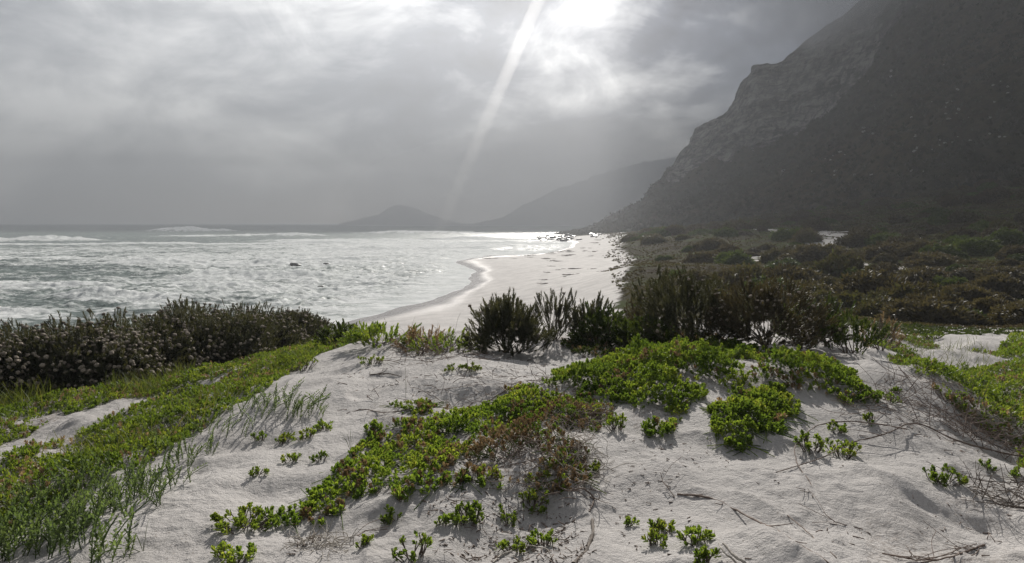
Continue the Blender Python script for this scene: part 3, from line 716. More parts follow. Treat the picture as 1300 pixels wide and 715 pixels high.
mat_patch('rightfar', 'dark green leafy mat beyond the little sand hump', 220, .16, 1.1, ROS_LO, M_GREEN2, seed=11, hole=.1, ns=1.1)
mat_patch('rightthin', 'thin green growth on the sand beyond the ridge', 150, .10, 1.0, ROS_LO, M_GREEN2, seed=12, hole=.3, brown=.2, ns=1.1)
mat_patch('behind', 'dull green undergrowth at the feet of the crest shrubs', 230, .13, 1.0, ROS_LO, M_SHRUB_G, seed=13, hole=.1, brown=.1)

# ------------------------------------------------------------------ separate leafy plants on the sand
def sand_plant(px, py, rad, n, h, label, seed, mat=M_GREEN, sc=1.0, elong=(1, 1, 0)):
    c = hit(px, py); g = np.random.default_rng(seed+500)
    t = thing('sand_plant', label, 'plant', c, 0, 'leafy plants rooted singly in the sand')
    r = rad*np.sqrt(g.uniform(0, 1, n)); a = g.uniform(0, 6.28, n)
    ex, ey, ea = elong; lx = r*np.cos(a)*ex; ly = r*np.sin(a)*ey
    x = lx*math.cos(ea)-ly*math.sin(ea); y = lx*math.sin(ea)+ly*math.cos(ea)
    z = gz(x+c[0], y+c[1])-c[2]+h*(1-(r/rad)**2*.6)*g.uniform(.25, 1, n)
    bg = Bag(); fill(bg, x, y, z, sc*g.uniform(.65, 1.1, n), ROS, g, .5); bg.obj('foliage', mat, t)
    sb = Bag()
    for i in range(n):
        ax, ay = x[i]*.35, y[i]*.35; az = float(gz(ax+c[0], ay+c[1])[0])-c[2]-.02
        sb.add(*tube(spline([[ax, ay, az], [(ax+x[i])*.5+g.normal(0, .01), (ay+y[i])*.5, max(az, z[i]*.3)], [x[i], y[i], z[i]+.02]], 4), .0028, 5))
    sb.obj('stem', M_BARK, t); return t
SP = [
 (1030,572,.11,12,.13,'upright leafy plant by the bend of the arching branch'),
 (1070,578,.11,13,.10,'leafy plant just under the arching branch, right of its neighbour',),
 (1062,548,.09,7,.04,'sprig of leaves showing above the arching branch'),
 (1198,612,.13,13,.06,'low isolated green plant with a long shadow on the bare lower slope'),
 (310,668,.17,26,.05,'oval leafy cushion alone on the smooth lower sand'),
 (298,712,.10,10,.04,'leafy tuft cut by the bottom edge below the oval cushion'),
 (524,708,.09,8,.10,'bright yellow green upright plant at the bottom edge'),
 (600,660,.09,12,.06,'dark green cushion under the dying creeper'),
 (582,668,.04,4,.03,'tiny tuft beside the dark green cushion'),
 (648,664,.06,5,.03,'straggly yellowish sprig right of the dark green cushion'),
 (676,640,.09,9,.05,'dark leafy clump at the foot of the dying creeper'),
 (655,700,.09,8,.05,'dim leafy clump inside the small arched twig'),
 (690,692,.08,7,.05,'leafy clump right of the small arched twig'),
 (783,545,.09,10,.09,'round leafy bush left of the hanging lobe on bare sand'),
 (768,466,.12,9,.08,'yellow green tuft standing above the upper edge of the crest mat'),
 (716,478,.05,4,.03,'yellowish tuft on dead runners at the upper left of the crest mat'),
 (838,676,.07,8,.05,'curly leaved little plant on the rough lower sand'),
 (832,692,.06,6,.04,'small plant in front of the curly leaved one'),
 (880,690,.07,9,.06,'compact green plant right of the curly leaved pair'),
 (895,712,.06,6,.04,'plant at the bottom edge beside the bleached stick'),
 (800,668,.03,3,.02,'few loose leaves left of the curly leaved plant'),
 (328,604,.06,5,.04,'three pronged seedling left of the sand hollow'),
 (370,585,.07,6,.05,'seedling casting a long shadow into the sand hollow'),
 (405,585,.06,5,.05,'pair of leafy sprigs right of the sand hollow'),
 (330,560,.06,5,.05,'sprig of narrow leaves on the ridge of the smooth slope'),
 (360,562,.08,7,.04,'first low tuft of the row above the slope mat'),
 (388,556,.09,9,.05,'second low tuft of the row above the slope mat'),
 (412,546,.09,9,.05,'third low tuft of the row above the slope mat'),
 (470,548,.09,8,.06,'leafy plant with a bare stem above the slope mat'),
 (366,656,.06,5,.03,'small tuft between the oval cushion and the slope mat'),
 (385,470,.20,16,.16,'yellow green plant hanging over the sand at the left ridge'),
 (470,463,.15,12,.08,'dark tuft in the sand hollow below the brown bush'),
 (598,470,.10,9,.06,'dark green tuft left of the crest shrubs on the sand'),
 (574,470,.12,6,.03,'flat creeping sprig beside the dark tuft left of the shrubs'),
 (1128,510,.13,10,.05,'trailing leaves at the right end of the crest mat'),
 (1138,500,.05,4,.03,'single sprig on the sand by the ridge shadow'),
 (1105,535,.06,5,.04,'leafy sprig on the sand just above the long branch'),
 (1255,596,.05,4,.03,'yellow sprig tangled in twigs at the right edge'),
 (1290,604,.05,4,.03,'last yellow sprig at the right edge twigs'),
 (1185,430,.20,18,.12,'dark green cushion on the sand hump beyond the ridge'),
 (1150,442,.14,9,.06,'sprig cluster left of the far sand hump'),
 (1245,448,.14,8,.06,'sprig cluster on the right shoulder of the far sand hump'),
 (740,520,.07,6,.05,'sprig growing up through the dying creeper'),
 (560,668,.03,3,.02,'pinch of leaves left of the tiny tuft'),
 (495,660,.06,5,.03,'dark sprigs below the slope mat'),
 (460,694,.04,4,.02,'tiny tuft low on the litter strewn sand'),
 (615,608,.12,9,.04,'thin row of leaves under the slope mat'),
 (758,598,.05,4,.03,'lone sprig on bare sand right of the dead twigs'),
]
for i, s in enumerate(SP):
    px, py, rad, n, h, lab = s
    sand_plant(px, py, rad, int(n*2.1), h, lab, i, M_GREEN2 if ('dark' in lab or 'dim' in lab) else M_GREEN, .55 if rad < .1 else .6)

# ------------------------------------------------------------------ upright spurge shoots
def shoot_mesh(seed, H, curve):
    g = np.random.default_rng(seed); n = 34; t = np.linspace(.12, 1, n)
    cx = curve*H*t**2; T = np.stack([cx, 0*t, H*t], -1); a = np.arange(n)*2.4+g.uniform(0, 6)
    el = np.radians(25+45*t**3); d = np.stack([np.cos(el)*np.cos(a), np.cos(el)*np.sin(a), np.sin(el)], -1); d[:, 0] += curve*t*.6
    bg = Bag(); bg.inst(SPOON_LO, frames(d, g.normal(0, .3, n), .021*np.interp(t, [0, .3, .8, 1], [.6, 1, 1, .6]), g), T)
    q = np.linspace(0, 1, 6); bg.add(*tube(np.stack([curve*H*q**2, 0*q, H*q-.02], -1), .003, 5)); return bg
SH = []
for i in range(7):
    o = shoot_mesh(900+i, .17+.012*i, [.05, .25, .5, .1, .35, .7, .2][i]).obj('shoot', M_SPURGE); SH.append(o.data); bpy.data.objects.remove(o)
SPURGE = [(15,700,24,.30,1.25,'dense bank of upright spurge shoots filling the bottom corner'),
 (60,690,24,.26,1.2,'spurge clump right beside the corner bank'),(105,668,22,.24,1.1,'tall spurge clump in front of the bare ridge line'),
 (150,640,20,.24,1.05,'spurge clump halfway along the ridge row'),(190,622,16,.22,1.0,'spurge clump where the ridge row thins'),
 (120,705,16,.18,1.2,'spurge clump lowest on the sand near the corner'),(215,596,13,.22,.95,'small upper spurge clump on the ridge'),
 (240,575,10,.25,.9,'sparse spurge sprigs over the ridge hollow'),(285,545,10,.3,.9,'thin spurge sprigs on the ridge under the curled row'),
 (20,655,22,.35,1.15,'spurge clump rising behind the corner bank'),(75,640,18,.3,1.1,'spurge clump against the green strip'),
 (318,515,12,.3,1.0,'left half of the row of curled shoots on the sand ridge'),(352,520,14,.26,1.1,'middle of the row of curled shoots on the sand ridge'),
 (382,526,11,.2,1.2,'right end of the row of curled shoots on the sand ridge'),(-40,690,20,.35,1.2,'spurge clump cut off by the edge at the bottom corner')]
for i, (px, py, n, rad, sc, lab) in enumerate(SPURGE):
    c = hit(px, py); g = np.random.default_rng(700+i)
    t = thing('spurge_clump', lab, 'plant', c, 0, 'clumps of upright spurge shoots')
    for k in range(int(n*1.7)):
        r = rad*math.sqrt(g.uniform()); a = g.uniform(0, 6.28); lx, ly = r*math.cos(a)*1.2, r*math.sin(a)*.8
        me = SH[g.integers(0, 7) if 'curled' not in lab else g.choice([2, 5, 4])]
        o = bpy.data.objects.new('shoot', me); COL.objects.link(o); o.parent = t
        o.location = (lx, ly, float(gz(lx+c[0], ly+c[1])[0])-c[2]-.01)
        o.rotation_euler = (g.normal(0, .16), g.normal(.1, .16), g.normal(0, 1.3)); s = sc*g.uniform(.55, 1.0)
        o.scale = (s, s, s)

# ------------------------------------------------------------------ shrubs
def spray_tpl(seed, n=16, L=.13, leaf=.024, w=1.0, tpl=NEEDLE):
    g = np.random.default_rng(seed); t = np.linspace(.05, 1, n); a = np.arange(n)*2.4
    el = np.radians(38+30*t); d = np.stack([np.cos(el)*np.cos(a), np.cos(el)*np.sin(a), np.sin(el)], -1)
    bg = Bag(); bg.inst(tpl, frames(d, g.uniform(-.4, .4, n), np.stack([np.full(n, leaf*w)]*2+[np.full(n, leaf)], -1)*g.uniform(.8, 1.2, (n, 1))), np.stack([0*t, 0*t, L*t], -1)); return bg.get()
SPRAY = [spray_tpl(i, 26, .15, .036, .8) for i in range(4)]
SPRAYB = [spray_tpl(9+i, 14, .11, .036, 1.1, BLADE) for i in range(3)]
def lump_tpl(seed, n=4):
    g = np.random.default_rng(seed); u = np.linspace(-1, 1, n); V = []; Q = []
    for ax in range(3):
        for s in (-1, 1):
            a, b_ = np.meshgrid(u, u, indexing='ij'); p = np.stack([a, b_, np.full_like(a, s)], -1).reshape(-1, 3)
            p = np.roll(p, ax, 1); Q.append(grid_faces(n, n)+len(V)*n*n); V.append(p)
    V = np.concatenate(V); V /= np.linalg.norm(V, axis=1, keepdims=True)
    V = V*(1+.22*fbm(V[:, 0]*3+seed, V[:, 1]*3+V[:, 2]*5, seed, 2))[:, None]; V[:, 2] *= .62
    return V, np.concatenate(Q)
LUMP = [lump_tpl(i) for i in range(3)]
def make_shrub(name, seed, H, R, ntip, label, cat='shrub', mat=M_SHRUB, flowers=.3, lib=None, spread=.55, bare=0.0, per=4, droop=.0, group=None, loc=(0,0,0), fs=.022, upright=.65):
    g = np.random.default_rng(seed); lib = lib or SPRAY
    t = thing(name, label, cat, loc, 0, group)
    a = g.uniform(0, 6.28, ntip); cz = g.uniform(.0, 1, ntip)
    rad = g.uniform(spread, 1, ntip)**.6
    lumpy = 1+.28*fbm(np.cos(a)*1.6+seed, np.sin(a)*1.6+cz*2, seed, 2)
    el = np.arcsin(cz); tip = np.stack([R*np.cos(el)*np.cos(a)*rad*lumpy, R*np.cos(el)*np.sin(a)*rad*lumpy, H*(.10+.9*np.sin(el)*rad*lumpy)], -1)
    sb = Bag(); nb = max(10, ntip//9)
    for i in g.choice(ntip, nb, False):
        p = tip[i]; mid = p*np.array([.45, .45, .5])+g.normal(0, .03, 3)*R
        sb.add(*tube(spline([[g.normal(0, .03), g.normal(0, .03), -.05], mid, p], 5), np.linspace(.013, .003, 11)*max(.6, H), 5))
    nw = int(ntip*bare)
    for i in range(nw):                                   # bare twigs sticking out
        p = tip[g.integers(0, ntip)]; q = p*g.uniform(1.02, 1.22)+np.array([0, 0, .05])
        sb.add(*tube(spline([p*.6, p*.85+g.normal(0, .02, 3), q], 4), .003, 4))
    sb.obj('stem', M_BARK, t)
    k = ntip*per; base = np.repeat(tip, per, 0)+g.normal(0, .055, (k, 3))*min(1, R)
    out = base/np.array([R, R, H]); out /= np.linalg.norm(out, axis=1, keepdims=True)+1e-6
    d = out*.75+np.array([0, 0, .75*upright])+g.normal(0, .28, (k, 3)); d[:, 2] = np.maximum(d[:, 2], -.1)
    base[:, 2] = np.maximum(base[:, 2], .02)
    fb = Bag(); w_ = g.integers(0, len(lib), k); s = g.uniform(.75, 1.25, k)
    for i, tp in enumerate(lib):
        q = w_ == i; fb.inst(tp, frames(d[q], g.uniform(0, 6, q.sum()), s[q], g), base[q])
    fb.obj('foliage', mat, t)
    if flowers > 0:
        dn = d/np.linalg.norm(d, axis=1, keepdims=True); tips = base+dn*(.16*s)[:, None]
        q = (g.uniform(0, 1, k) < flowers*(.6+.8*fbm(base[:, 0]*2.5, base[:, 2]*2.5+base[:, 1]*2.5, seed+5, 2)))
        tips, dq = tips[q], dn[q]; bb = Bag(); w_ = g.integers(0, 3, len(tips))
        for i, tp in enumerate(LUMP):
            r = w_ == i; bb.inst(tp, frames(dq[r], g.uniform(0, 6, r.sum()), fs*g.uniform(.6, 1.3, r.sum()), g), tips[r])
        if len(tips): tag(bb.obj('blossom', M_BLOSSOM, t, smooth=True), kind='stuff')
    return t
def at_px(px, py, top):
    c = hit(px, py); return c, (CAM_Z+pdir(px, top)[1]*c[1]-c[2])*.84
GS = 'shrubs on the dune crest'
c, h = at_px(645,448,368); make_shrub('crest_shrub', 41, h*.92, .50, 190, 'grey green shrub with erect pale tipped shoots standing apart on the crest', flowers=.10, loc=c, group=GS, spread=.3, per=5, upright=1.0, bare=.08)
c, h = at_px(705,432,362); make_shrub('crest_shrub', 42, h, .33, 60, 'thin twiggy shrub between the grey green shrub and the dark green one', flowers=.03, loc=c, group=GS, bare=.6, per=3, upright=1.6)
c, h = at_px(768,440,384); make_shrub('crest_shrub', 43, h*.9, .44, 130, 'dark green dense shrub with dull leaves left of the flowering mass', mat=M_SHRUB_G, flowers=.0, loc=c, group=GS, lib=SPRAYB, per=4, bare=.15, upright=.3)
c, h = at_px(752,432,380); make_shrub('crest_shrub', 47, h, .35, 60, 'open spiky shrub rising behind the dark green one', flowers=.0, loc=c, group=GS, bare=.9, per=3, upright=1.7)
c, h = at_px(825,432,372); make_shrub('crest_shrub', 44, h*.85, .5, 85, 'brownish twiggy shrub behind the dark green dense one', flowers=.1, loc=c, group=GS, bare=.9, mat=M_SHRUB_B)
c, h = at_px(880,436,345); make_shrub('crest_shrub', 45, h, .68, 230, 'big dark shrub covered in drying flower heads at the middle of the crest', flowers=.2, loc=c, group=GS, fs=.018)
c, h = at_px(975,438,352); make_shrub('crest_shrub', 46, h*.95, .66, 220, 'broad shrub with many pale flower heads at the right of the mass', flowers=.26, loc=c, group=GS, fs=.019, mat=M_SHRUB_B)
c, h = at_px(1030,436,382); make_shrub('crest_shrub', 48, h, .42, 120, 'low dark shrub at the right foot of the flowering mass', flowers=.1, loc=c, group=GS, mat=M_SHRUB_G)
c, h = at_px(925,428,350); c = c+np.array([0, 1.2, -.1]); make_shrub('crest_shrub', 49, h, .5, 90, 'tall dark shrub rising behind the flowering ones', flowers=.1, loc=c, group=GS, bare=.2, fs=.018)
c, h = at_px(870,428,340); c = c+np.array([-.1, 1.6, -.15]); make_shrub('crest_shrub', 50, h+.1, .35, 60, 'tallest feathery topped shrub at the back of the crest', flowers=.0, loc=c, group=GS, bare=.5, upright=1.4)
c, h = at_px(1078,448,400); make_shrub('crest_shrub', 51, h, .40, 45, 'sparse spiky green shrub alone on the ridge right of the mass', flowers=0, loc=c, group=GS, mat=M_SHRUB_G, bare=.5, per=3, upright=1.5, lib=SPRAYB)
c, h = at_px(1118,445,400); make_shrub('crest_shrub', 52, h, .32, 14, 'leafless reddish twig bush right of the sparse spiky shrub', flowers=0, loc=c, group=GS, mat=M_BROWN, bare=6, per=2, upright=1.3)
c, h = at_px(532,448,418); make_shrub('crest_shrub', 53, h, .34, 40, 'dry brown low bush on the sand above the hollow', flowers=0, loc=c, group=GS, mat=M_BROWN, bare=1.8, per=2)
c, h = at_px(436,436,424); make_shrub('crest_shrub', 55, h+.08, .4, 60, 'low leafy green bush at the tip of the green strip', flowers=0, loc=c, group=GS, mat=M_SHRUB_G, lib=SPRAYB, bare=.2)
c, h = at_px(482,436,418); make_shrub('crest_shrub', 56, h, .5, 60, 'low green brown bush between the green strip and the dry brown bush', flowers=0, loc=c, group=GS, mat=M_GREEN2, lib=SPRAYB, bare=.6, per=3)
c, h = at_px(568,446,428); make_shrub('crest_shrub', 57, h, .4, 34, 'small dull bush right of the dry brown bush', flowers=0, loc=c, group=GS, mat=M_GREEN2, lib=SPRAYB, bare=1.4, per=2)
c, h = at_px(815,442,405); make_shrub('crest_shrub', 54, h, .4, 100, 'small leafy bush in front of the brownish twiggy shrub', flowers=0, loc=c, group=GS, mat=M_SHRUB_G, lib=SPRAYB)

# dark bank of shrubs at the left
topline = lambda px: float(np.interp(px, [-150, 0, 60, 120, 140, 200, 250, 300, 350, 395, 415], [420, 420, 414, 414, 406, 397, 390, 394, 397, 404, 418]))
HG = 'dark shrubs of the bank between the sea and the green strip'
protos = []
HEDGE = [(-70,515,.8,'shrub cut off by the picture edge'),(5,508,.85,'pale headed shrub first from the edge'),(62,503,.8,'shrub thick with cream flower heads second from the edge'),
 (118,497,.75,'shrub third along, where the skyline dips'),(172,489,.8,'dark shrub fourth along, with a few taller spikes'),
 (226,476,.85,'high shrub fifth along, where the bank is tallest'),(275,462,.8,'shrub sixth along, almost black below'),
 (318,452,.75,'dull shrub seventh along'),(355,442,.65,'smaller shrub eighth along, above the narrowing strip'),(378,436,.42,'end shrub tapering to the beach')]
for i, (px, py, R, txt) in enumerate(HEDGE):
    c = hit(px, py); c = np.array([c[0], c[1]+R*.75, 0]); c[2] = gz(c[0], c[1])[0]
    pxx, _ = proj(*c); h = CAM_Z+pdir(px, topline(px))[1]*c[1]-c[2]
    lab = 'front row of the dark bank: '+txt
    sc = c[1]/11.5
    make_shrub('dark_shrub', 80+i, max(h*[.9, .82, .95, .78, .9, .98, .86, .8, .9, .85][i], .5), R*sc, 260, lab, flowers=(.62 if i < 5 else .34), loc=c, group=HG, spread=.5, per=4, bare=.06, fs=.03)
for i, px in enumerate((-40, 35, 90, 140, 190, 238, 280, 315, 345, 368)):
    c0 = hit(px, float(np.interp(px, [0, 150, 300, 400], [505, 492, 455, 431]))); c = np.array([c0[0], 0, 0]); Y = c0[1]+(2.2 if px < 330 else 1.4)
    x = c0[0]*Y/c0[1]; z = gz(x, Y)[0]; h = CAM_Z+pdir(px, topline(px)+g_ if (g_ := [0, -3, 2, -2, 3, -2, 1, -3, 2, 0][i]) is not None else 0)[1]*Y-z
    make_shrub('dark_shrub', 110+i, max(h*[.95, 1.02, .86, .95, .84, 1.0, .9, .98, .86, .8][i], .5), .8*Y/11.5, 230, 'back row of the dark bank: shrub number %s along, against the foam' % ['one', 'two', 'three', 'four', 'five', 'six', 'seven', 'eight', 'nine', 'ten'][i],
               flowers=.3, loc=(x, Y, z), group=HG, spread=.5, per=4, bare=.12, fs=.03)

# grass along the foot of the bank and here and there
def grass(pp, n, L, label, seed, w=.035):
    g = np.random.default_rng(seed); bg = Bag(); p = poly_world(pp); lo_, hi_ = p.min(0), p.max(0)
    x = g.uniform(lo_[0], hi_[0], n*4); y = g.uniform(lo_[1], hi_[1], n*4); k = inside(x, y, p) & (fbm(x*2, y*2, seed, 2) > -.12); x, y = x[k][:n], y[k][:n]
    z = gz(x, y); k = len(x); d = np.stack([g.normal(.1, .4, k), g.normal(0, .4, k), np.ones(k)], -1); s = L*g.uniform(.5, 1.3, k)
    bg.inst(leaf_tpl([(0, .5), (.4, .42), (.75, .28), (1, .04)], 2, 0, .45), frames(d, g.uniform(0, 6, k), np.stack([w*s*.6+.002, s, s], -1), g), np.stack([x, y, z-.01], -1))
    tag(bg.obj('grass', M_GRASS), label, kind='stuff')
grass([(-60,520),(0,512),(90,502),(170,494),(240,478),(250,484),(170,506),(80,520),(0,530),(-60,540)], 1500, .28, 'thin grass along the foot of the dark shrub bank', 61)
grass([(-60,640),(0,600),(120,560),(250,510),(380,455),(400,455),(260,535),(140,600),(40,640),(-60,700)], 900, .22, 'scattered grass blades in the left green strip', 62)
grass([(300,470),(400,432),(470,428),(420,445),(320,480)], 500, .2, 'short grass where the left strip meets the crest', 63)
grass([(1150,440),(1300,420),(1400,430),(1400,560),(1250,520),(1180,470)], 1300, .22, 'grass blades through the growth behind the ridge', 64)
def blades(px, py, specs, label):
    c = hit(px, py); t = thing('grass_tuft', label, 'grass tuft', c)
    for (dx, dy, dz) in specs:
        q = spline([[0, 0, -.01], [dx*.5, dy*.5, dz*.75], [dx, dy, dz]], 6); n = len(q); V = []
        wdt = .0035*np.sin(np.linspace(.5, 3.05, n)); V = np.concatenate([np.stack([q[:, 0], q[:, 1]+wdt, q[:, 2]], -1), np.stack([q[:, 0]+wdt*.5, q[:, 1]-wdt, q[:, 2]+wdt], -1), np.stack([q[:, 0]-wdt*.4, q[:, 1], q[:, 2]-wdt*.6], -1)])
        i = np.arange(n-1); Qd = np.concatenate([np.stack([a*n+i, a*n+i+1, b_*n+i+1, b_*n+i], -1) for a, b_ in ((0, 1), (1, 2), (2, 0))])
        mesh_obj('blade', V, Qd, M_GRASS, t, smooth=True)
    return t
blades(182, 700, [(-.10, .10, .05), (-.05, .16, .10), (-.2, .05, .02), (-.02,.04,.03)], 'few bent grass blades lying on the sand by the corner spurge')
blades(480, 630, [(-.10, .14, .09), (-.16, .2, .05)], 'long bent blade springing from the foot of the slope mat')
blades(445, 572, [(-.03, .02, .12), (.03, .0, .14), (-.06, .0, .10), (.0, .02, .16), (.05, .02, .11)], 'thin upright blades at the upper edge of the slope mat')
blades(515, 505, [(.0, .0, .30), (.02, .03, .18)], 'single tall thin stalk above the small patch on the sand')

# ------------------------------------------------------------------ dead branches and twigs
def branch(name, label, pts, r0, r1, mat=M_TWIG, forks=(), cat='branch', wob=.012, group='dead branches on the sand'):
    g = np.random.default_rng(abs(hash(len(label)*31+int(pts[0][0]))) % 99999)
    W = []
    for px, py, lift in pts:
        c = hit(px, py); a, b_ = pdir(px, py)
        # a lifted point floats nearer to the camera along the ray so that it keeps its place above its foot
        Yp = c[1]-lift*1.4; z = CAM_Z+b_*Yp; W.append([a*Yp, Yp, max(z, float(gz(a*Yp, Yp)[0])+.002)])
    W = np.array(W); o = W[0].copy(); q = spline(W, 9); q[1:-1] += np.cumsum(g.normal(0, wob*.35, (len(q)-2, 3)), 0)*.5*np.sin(np.linspace(0, math.pi, len(q)-2))[:, None]
    q[:, 2] = np.maximum(q[:, 2], gz(q[:, 0], q[:, 1])-.004)
    bg = Bag(); rad = np.linspace(r0, r1, len(q))*(1+.15*g.normal(0, 1, len(q))); bg.add(*tube(q-o, np.abs(rad), 7))
    for k in range(forks if isinstance(forks, int) else 0):
        i = g.integers(1, len(q)-2); L = g.uniform(.06, .2); d = q[i+1]-q[i]; d /= np.linalg.norm(d)+1e-9; d = d+g.normal(0, .6, 3); d[2] = abs(d[2])*.5
        p2 = q[i]+d*L*.5; p3 = q[i]+d*L+g.normal(0, .02, 3); p3[2] = max(p3[2], float(gz(p3[0], p3[1])[0]))
        bg.add(*tube(spline([q[i], p2, p3], 5)-o, np.linspace(rad[i]*.6, .0015, 11), 5))
    ob = bg.obj(name, mat, smooth=True, loc=o); tag(ob, label, cat, group); return ob
branch('dead_branch', 'long thin dead branch sweeping in an arch across the right slope', [(1300,580,.02),(1262,573,.06),(1215,560,.09),(1165,540,.10),(1130,552,.08),(1085,565,.07),(1045,583,.05),(985,600,.0)], .0075, .003, forks=9)
branch('dead_branch', 'second dead branch rising over the first from the buried hook', [(1152,545,.10),(1110,538,.10),(1070,536,.10),(1040,544,.08),(1014,566,.06),(1012,590,.03),(1028,612,.0),(1032,632,.0)], .005, .003, forks=4)
branch('dead_branch', 'pale dead branch buried in the sand running to the bottom edge', [(860,628,.0),(895,632,.0),(930,645,.0),(975,668,.01),(1015,690,.0),(1052,716,.0)], .006, .004, forks=5)
branch('dead_branch', 'thin twig lying parallel beside the buried branch', [(1000,655,.0),(1030,680,.0),(1062,708,.01)], .003, .002)
branch('dead_branch', 'small arched twig looping over two dim clumps', [(626,715,.0),(640,700,.05),(665,690,.08),(690,694,.07),(702,712,.0)], .004, .003, M_PALE)
branch('dead_branch', 'curved woody root running down from the dead twigs to the bottom edge', [(752,660,.0),(752,680,.01),(742,700,.0),(728,718,.0)], .009, .011, M_BARK)
branch('dead_branch', 'thick twisted stick in the middle of the dead twigs', [(700,612,.03),(720,622,.05),(738,618,.05),(752,630,.02),(748,650,.0)], .006, .004, M_TWIG, 5)
branch('dead_branch', 'bleached stick jutting up at the bottom edge', [(952,722,.0),(936,705,.04),(918,690,.07)], .008, .005, M_PALE)
branch('dead_branch', 'thin pale stick beside the bleached one', [(935,716,.0),(922,700,.05),(912,690,.05)], .004, .003, M_PALE)
branch('dead_branch', 'short dark twig stuck upright in the rough sand', [(856,632,.0),(848,615,.04),(838,600,.06)], .003, .002, M_TWIG, 3)
branch('dead_branch', 'thin twig leaning right of the buried branch', [(1095,672,.02),(1060,662,.02),(1045,650,.03)], .003, .002, M_TWIG, 3)
branch('dead_branch', 'gnarled stick near the bottom edge at the right', [(1250,692,.0),(1225,700,.02),(1205,706,.02),(1170,715,.0)], .005, .003, M_TWIG, 7)
branch('dead_branch', 'driftwood twig with side shoots on the lower right slope', [(1120,703,.0),(1150,708,.03),(1175,712,.02),(1215,700,.03),(1240,690,.02)], .004, .002, M_TWIG, 8)
branch('dead_branch', 'dark snag of dead wood at the right edge', [(1330,650,.0),(1295,645,.04),(1268,640,.06),(1255,628,.07)], .008, .004, M_BARK, 9)
branch('dead_branch', 'long twig reaching in over the snag at the right edge', [(1340,605,.05),(1295,612,.07),(1250,610,.08),(1215,600,.08)], .004, .002, M_BARK, 9)
branch('dead_branch', 'dry twig lying on the sand above the slope mat', [(440,525,.0),(462,520,.02),(490,524,.02),(520,520,.01)], .004, .003, M_TWIG, 5)
branch('dead_branch', 'short curved stick on the litter strewn sand at the bottom', [(446,684,.0),(462,676,.02),(492,672,.02)], .004, .002, M_TWIG, 2)
branch('dead_branch', 'dry runner climbing from sand to the foot of the grey green shrub', [(620,510,.0),(650,492,.02),(700,480,.04),(726,466,.04)], .004, .002, M_TWIG, 8)
branch('dead_branch', 'dark root curling below the leafy mat lobe', [(938,562,.0),(930,545,.03),(915,530,.06)], .006, .004, M_PALE, 2)
branch('dead_branch', 'dark stick on the rise of the sand near the brown bush', [(470,476,.0),(490,474,.01),(510,478,.0)], .006, .004, M_BARK, 3)

def tangle(px, py, rx, ry, n, L, label, seed, mat=M_TWIG, h=.14, name='twig_tangle'):
    g = np.random.default_rng(seed); c = hit(px, py); bg = Bag()
    for i in range(n):
        a = g.uniform(0, 6.28); r = math.sqrt(g.uniform()); x = c[0]+rx*r*math.cos(a); y = c[1]+ry*r*math.sin(a); z = float(gz(x, y)[0])+g.uniform(0, h)*(1-r*.7)
        d = g.normal(0, 1, 3); d[2] = abs(d[2])*.45; d /= np.linalg.norm(d); l = L*g.uniform(.4, 1.2)
        p = [[x, y, z]]; 
        for k in range(3):
            d = d+g.normal(0, .35, 3); d /= np.linalg.norm(d); q = np.array(p[-1])+d*l/3; q[2] = max(q[2], float(base_z(q[0], q[1])[0])-.02); p.append(list(q))
        bg.add(*tube(spline(p, 3)-c, np.linspace(.0022, .0011, 10)*g.uniform(.7, 1.6), 4))
    for a in np.linspace(0, 3.14, 5)[:-1]:
        t = np.linspace(-1, 1, 12); xx = c[0]+rx*t*math.cos(a); yy = c[1]+ry*t*math.sin(a); bg.add(*tube(np.column_stack([xx, yy, gz(xx, yy)+.008])-c, .002, 4))
    return tag(bg.obj(name, mat, loc=c), label, 'twigs', 'tangles of dead twigs')
tangle(690, 585, .34, .45, 120, .22, 'brown tangle of dead twigs over the dying creeper', 1)
tangle(735, 590, .22, .40, 110, .22, 'pale dead twigs curling at the right of the dying creeper', 2, M_PALE)
tangle(740, 540, .25, .30, 90, .22, 'dead reddish twigs above the pale curling ones', 3)
tangle(1195, 522, .55, .55, 150, .40, 'dry wiry twigs on the crest of the right ridge', 4)
tangle(1250, 560, .5, .35, 110, .35, 'wiry twigs trailing down from the ridge to the right edge', 5)
tangle(535, 440, .6, .5, 80, .35, 'dry brown twigs around the low brown bush', 6)
tangle(650, 490, .8, .5, 90, .30, 'fine dry runners scattered before the grey green shrub', 7, h=.05)
tangle(1130, 520, .4, .3, 60, .25, 'fine twigs at the right end of the crest mat', 8)
tangle(570, 455, .6, .6, 60, .35, 'thin dead stalks left of the crest shrubs', 9)
tangle(405, 695, .16, .14, 70, .14, 'withered tuft of roots at the bottom edge', 10, M_PALE, .04)
tangle(1280, 640, .22, .2, 60, .25, 'bare twigs round the dark snag at the right edge', 11, M_BARK)
tangle(1115, 430, .5, .4, 90, .40, 'reddish dead stems by the leafless twig bush', 12, h=.3)

